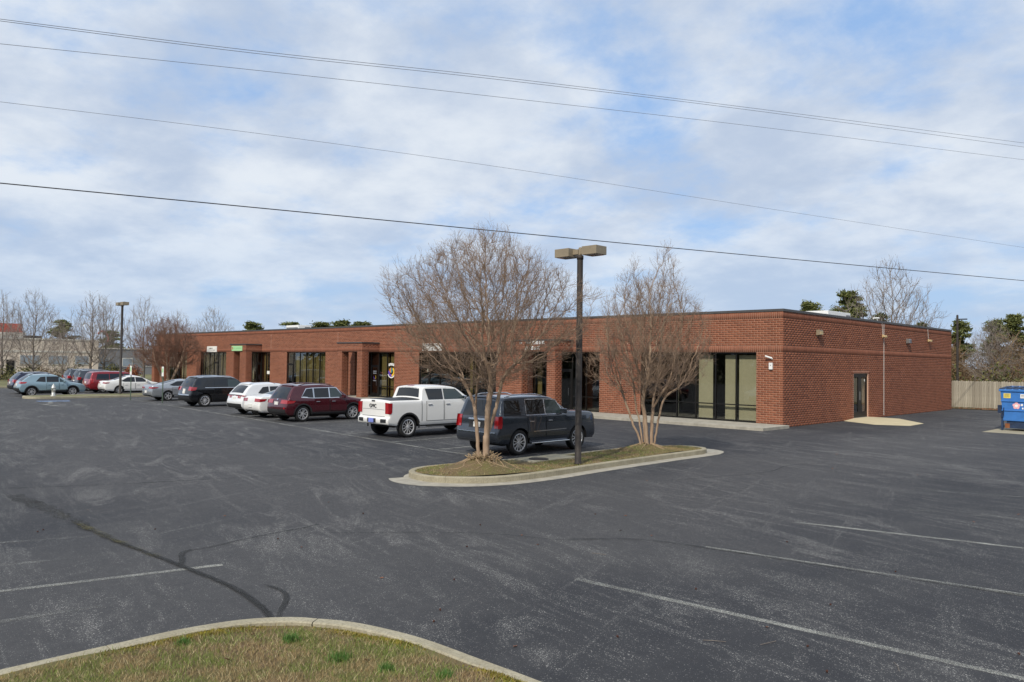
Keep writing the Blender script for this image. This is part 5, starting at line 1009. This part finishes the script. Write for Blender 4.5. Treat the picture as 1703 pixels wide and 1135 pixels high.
# dumpster turned to face the lot
t = thing('dumpster', 'blue steel dumpster at the right edge by the fence', 'dumpster', (7.75,7.1,.02), 0.); 
MB().add([(-.85,0,.42),(1.2,0,.42),(1.2,1.5,.42),(-.85,1.5,.42),(-.95,0,1.72),(1.2,0,1.72),(1.2,1.75,1.95),(-.95,1.75,1.95)], [(0,3,2,1),(4,5,6,7),(0,1,5,4),(1,2,6,5),(2,3,7,6),(3,0,4,7)]).build('bin', 'dumpster_blue', t, bevel=.02)
box('base', 'dumpster_dark', t, -.72, 1.15, .06, 1.4, .1, .42); box('top_rail', 'dumpster_blue', t, -1.0, 1.25, -.05, .02, 1.72, 1.82, .015); box('rib', 'dumpster_blue', t, -.93, 1.2, -.04, .0, 1.27, 1.32, .01); box('rib', 'dumpster_blue', t, -.9, 1.2, -.04, .0, .86, .91, .01)
for i in range(8): MB().add([(-.98+i*.27,-.04,1.825),(-.80+i*.27,-.04,1.825),(-.62+i*.27,.55,1.92),(-.80+i*.27,.55,1.92),(-.98+i*.27,-.04,1.86),(-.80+i*.27,-.04,1.86),(-.62+i*.27,.55,1.96),(-.80+i*.27,.55,1.96)], [(0,3,2,1),(4,5,6,7),(0,1,5,4),(1,2,6,5),(2,3,7,6),(3,0,4,7)]).build('lid_rib', 'dumpster_dark', t)
box('fork_pocket', 'dumpster_dark', t, -1.08, -.93, .1, .3, .75, 1.1, .01); MB().tube([(-.8,-.05,1.0),(-.8,-.09,.98),(-.8,-.09,.65),(-.92,-.09,.65)], .018, 6).build('latch_bar', 'dumpster_dark', t); box('leg', 'dumpster_dark', t, -.92, -.84, .0, .1, .0, .9)
box('rust_patch', 'rust', t, -.78, -.6, .052, .06, .1, .3)
lab = box('warning_label', 'yellow_label', t, -.82, -.55, -.012, -.001, 1.43, 1.64)
for i in range(4): box('label_text', 'text_dark', t, -.79, -.58-.03*(i % 2), -.015, -.0125, 1.60-i*.042, 1.613-i*.042)
box('paper_label', 'paper', t, -.18, .1, -.012, -.001, 1.44, 1.62); box('label_text', 'text_dark', t, -.15, .06, -.015, -.0125, 1.55, 1.57); box('label_text', 'text_dark', t, -.15, .0, -.015, -.0125, 1.5, 1.515)
for i in range(5):
    a = math.pi/2+i*2*math.pi/5; V, Fc = cdt(disc(-.33+.085*math.cos(a), 1.1+.085*math.sin(a), .001, .068, 0, 2*math.pi-.02, 14)); link('flower_petal', np_mesh('flower_petal', [(x, -.006-.0008*i, z) for x, z in V], Fc, 'decal_pink'), t)
V, Fc = cdt(disc(-.33, 1.1, .001, .06, 0, 2*math.pi-.02, 14)); link('flower_centre', np_mesh('flower_centre', [(x, -.012, z) for x, z in V], Fc, 'decal_white'), t)
for i in range(5): box('lettering', 'decal_white', t, -.16+i*.14, -.08+i*.14, -.008, -.001, 1.1, 1.19); box('lettering', 'decal_white', t, -.12+i*.14, -.06+i*.14, -.008, -.001, .96, 1.03)
t = sheet('dumpster_pad', [(6.5,5.3),(14,5.3),(14,10),(6.5,10)], .006, 'kerb_concrete')
# fence of upright boards
f = thing('wooden_fence', 'weathered grey board fence beyond the side wall', 'fence', (0, 27.6, 0)); x = -2.2; i = 0; bmesh_ = MB().add([(-.068,-.01,0),(.068,-.01,0),(.068,.01,0),(-.068,.01,0),(-.068,-.01,1.78),(.068,-.01,1.78),(.068,.01,1.78),(-.068,.01,1.78),(-.035,-.01,1.83),(.035,-.01,1.83),(.035,.01,1.83),(-.035,.01,1.83)], [(0,3,2,1),(0,1,5,4),(1,2,6,5),(2,3,7,6),(3,0,4,7),(4,5,9,8),(5,6,10,9),(6,7,11,10),(7,4,8,11),(8,9,10,11)]); bme = np_mesh('board', bmesh_.v, bmesh_.f, 'fence_wood')
while x < 22: o = link('board', bme, f); o.location = (x, rng.uniform(-.012,.012), .06+rng.uniform(-.02,.025)); o.rotation_euler = (0, rng.uniform(-.008,.008), 0); x += rng.uniform(.140,.149)
for z in (.4, 1.0, 1.6): box('fence_rail', 'fence_wood', f, -2.2, 22, .03, .07, z, z+.09)
for px in np.arange(-2, 22.5, 2.4): box('fence_post', 'fence_wood', f, px-.05, px+.05, .072, .17, 0, 1.85)
t = thing('light_pole', 'slim grey light pole rising behind the far end of the side wall', 'street lamp', (-.75,28.7,0)); MB().lathe([(.085,0),(.075,6.5),(.03,6.56)], k=12).build('pole', 'pole_bronze', t); box('arm', 'dark_metal', t, .08, .32, -.03, .03, 6.2, 6.27); box('lamp_head', 'dark_metal', t, .3, .62, -.09, .09, 6.19, 6.27, .01)
t = thing('light_pole', 'thin distant light pole in the wood above the dumpster', 'street lamp', (1.6,40.4,0)); MB().lathe([(.06,0),(.05,5.0),(.02,5.03)], k=10).build('pole', 'grey_metal', t); box('lamp_head', 'cable_grey', t, -.5, .15, -.1, .1, 4.98, 5.08, .01)
# overhead lines
WIRES = [([(-13.46,-28.79,13.3),(-12.97,-27.31,13.41),(-10.5,-19.93,13.89),(-7.22,-10.11,14.71),(-2.64,3.61,15.67),(4.25,24.26,17.02),(6.32,30.46,17.45)], .010, 'cable_grey', 'upper of the close pair of overhead wires'), ([(-13.46,-28.79,13.25),(-12.97,-27.31,13.35),(-10.5,-19.93,13.8),(-7.22,-10.1,14.61),(-2.64,3.61,15.55),(4.25,24.26,16.76),(6.32,30.46,17.12)], .010, 'cable_grey', 'lower of the close pair of overhead wires'),
         ([(-13.45,-28.77,12.52),(-12.96,-27.29,12.62),(-10.5,-19.91,13.19),(-7.22,-10.09,13.87),(-2.64,3.61,14.76),(4.25,24.26,15.95),(6.32,30.45,16.31)], .009, 'cable_grey', 'single thin wire under the close pair'), ([(-13.44,-28.72,10.72),(-12.94,-27.25,10.77),(-10.48,-19.87,10.9),(-7.2,-10.05,10.89),(-2.63,3.63,10.67),(4.24,24.22,10.39),(6.3,30.39,10.3)], .007, 'cable_grey', 'faint wire second from the bottom'), ([(-13.42,-28.66,8.19),(-12.92,-27.18,8.19),(-10.46,-19.81,8.2),(-7.19,-10.01,8.2),(-2.63,3.65,8.22),(4.23,24.2,8.3),(6.29,30.36,8.33)], .02, 'cable', 'thick dark cable, lowest of the overhead lines')]
for pts, r, m, lb in WIRES:
    P = smooth_path(pts, 8); a, b = np.array(P[0]), np.array(P[5]); c, d = np.array(P[-6]), np.array(P[-1]); P = [tuple(a+(a-b)*k) for k in (6, 3, 1.5)]+P+[tuple(d+(d-c)*k) for k in (1.5, 3, 5)]
    tag(MB().tube(P, r, 6).build('overhead_wire', m, None, True), lb, 'wire', 'overhead lines')
# far buildings on the left
b = thing('far_building', 'long plain beige building behind the bare trees on the left', 'building', (-112,0,0)); box('wall', 'beige_wall', b, -18, 0, -40, 7.1, -.1, 5.1); box('parapet', 'white_wall', b, -18.1, .08, -40.1, 7.2, 5.102, 5.3); box('stripe', 'white_wall', b, .002, .05, -40, 7.1, 3.3, 3.55)
for y, w_ in ((-15,2.2),(-11.2,2.2),(-7.4,1.6),(-2.,2.4),(1.6,2.4),(4.8,1.8)): fr = box('window_frame', 'white_wall', b, .002, .07, y-w_/2-.1, y+w_/2+.1, 1.5, 2.9); box('pane', 'far_window', fr, .071, .09, y-w_/2, y+w_/2, 1.6, 2.8)
box('door', 'bronze_frame', b, .002, .06, -4.9, -3.9, 0, 2.2); box('pilaster', 'beige_wall', b, .002, .3, 6.2, 7.0, 0, 5.1)
b = thing('far_building', 'cream building with red roof band at the left edge', 'building', (-131,0,0)); box('wall', 'white_wall', b, -14, 0, -42, 1.6, -.1, 6.5); box('roof_band', 'red_roof', b, -14.2, .35, -42.2, 1.4, 6.55, 7.95); box('cornice', 'white_wall', b, -14.1, .25, -42.1, 1.9, 6.2, 6.548); box('shadow_band', 'grey_wall', b, .002, .08, -42, 1.0, 5.1, 5.6); box('stair_tower', 'dark_metal', b, -6, -1, 1.95, 4.6, -.1, 6.1)  # raised grey band stands in for a shadow line on the wall
for i in range(24): box('roof_seam', 'red_roof', b, .351, .40, -42+i*1.8, -41.93+i*1.8, 6.56, 7.94)
b = thing('far_building', 'low grey building behind the far lamp pole', 'building', (-117,11.5,0)); box('wall', 'grey_wall', b, -10, 0, -3.6, 9, -.1, 4.0); box('roof_edge', 'white_wall', b, -10.1, .1, -3.7, 9.1, 4.002, 4.2)
for y in (-2., 1.5, 5): fr = box('window_frame', 'white_wall', b, .002, .05, y-.8, y+.8, 1.2, 2.6); box('pane', 'far_window', fr, .051, .07, y-.7, y+.7, 1.3, 2.5)
m = MB().tube([(0, .8*math.cos(a), 1.2*math.sin(a)) for a in np.linspace(-.3, 2.4, 12)], .13, 8).build('red_arch', 'red_roof', None, True, loc=(-108,6.3,5.3)); tag(m, 'red curved arch seen among the bare trees left of the far lamp pole', 'arch'); 
# ================================================================== litter on the asphalt
ico = MB(); 
bm = bmesh.new(); bmesh.ops.create_icosphere(bm, subdivisions=2, radius=.0115)
for i, v in enumerate(bm.verts): v.co *= 1.25 if i % 3 == 0 else .9
gme = bpy.data.meshes.new('seed_ball'); bm.to_mesh(gme); bm.free(); gme.materials.append(M['gum_ball'])
SB = [(11.16,-26.85),(13.0,-26.2),(12.2,-24.2),(9.3,-27.6),(9.55,-27.9),(8.05,-31.3),(8.1,-31.0),(2.1,-29.7),(2.0,-29.6),(3.1,-28.3),(5.0,-27.2),(7.3,-25.4),(12.6,-25.7),(12.2,-22.1),(10.8,-24.8),(14.1,-24.4),(6.3,-24.2),(7.0,-22.0),(10.4,-21.5),(4.2,-25.1),(8.5,-26.7),(13.8,-26.9)]
for x, y in SB: o = link('seed_ball', gme); o.location = (x, y, .012); o.rotation_euler = (rng.uniform(0,3), rng.uniform(0,3), 0); tag(o, 'small dark spiky seed ball lying on the asphalt', 'seed ball', 'seed balls scattered on the asphalt')
lf = MB().add([(0,-.035,0),(.018,-.01,.008),(.014,.02,.004),(0,.04,.012),(-.015,.02,.003),(-.018,-.01,.009),(0,0,-.002)], [(6,0,1),(6,1,2),(6,2,3),(6,3,4),(6,4,5),(6,5,0)]); lme = np_mesh('fallen_leaf', lf.v, lf.f, 'litter')
for i in range(24):
    x, y = rng.uniform(-1,14), rng.uniform(-29,-8)
    if in_poly(np.array([(x, y)]), ip)[0] or (x < .6 and y > -18): continue
    o = link('fallen_leaf', lme); o.location = (x, y, .008); o.scale = (.8,)*3; o.rotation_euler = (rng.uniform(-.3,.3), rng.uniform(-.3,.3), rng.uniform(0,6)); tag(o, 'dry brown leaf lying on the asphalt', 'leaf', 'dry leaves scattered on the asphalt')
for x, y, zz in ((9.4,-30.1,.14),(10.3,-30.0,.15),(10.2,-29.2,.12),(11.2,-29.6,.15),(9.9,-31.1,.16),(8.9,-29.6,.11),(10.9,-30.5,.15)): o = link('fallen_leaf', lme); o.location = (x, y, zz); o.rotation_euler = (.4, .2, x*9); tag(o, 'dry brown leaf lying in the corner grass', 'leaf', 'dry leaves in the corner grass')
for i, (x, y, a, lb) in enumerate([(11.9,-26.25,.5,'dry twig on the asphalt beside the nearest right-hand stall line'), (13.4,-25.6,2.,'thin pale twig nearest the right edge of the asphalt'), (12.3,-25.9,1.2,'brown twig between the nearest stall line and the bottom edge'), (8.9,-24.3,.2,'small twig on the open asphalt left of the stall lines')]):
    d = .11; tag(MB().tube([(x-d*math.cos(a), y-d*math.sin(a), .008), (x, y, .014), (x+d*math.cos(a+.2), y+d*math.sin(a+.2), .008)], .0035, 5).build('twig', 'bark_grey'), lb, 'twig')
cards('leaf_litter', 'drift of red brown leaves at the foot of the fence by the wall', [(-.5,6,25.7,26.6,.03,.1,900)], 'litter', .06, np.random.default_rng(4), 'leaves')
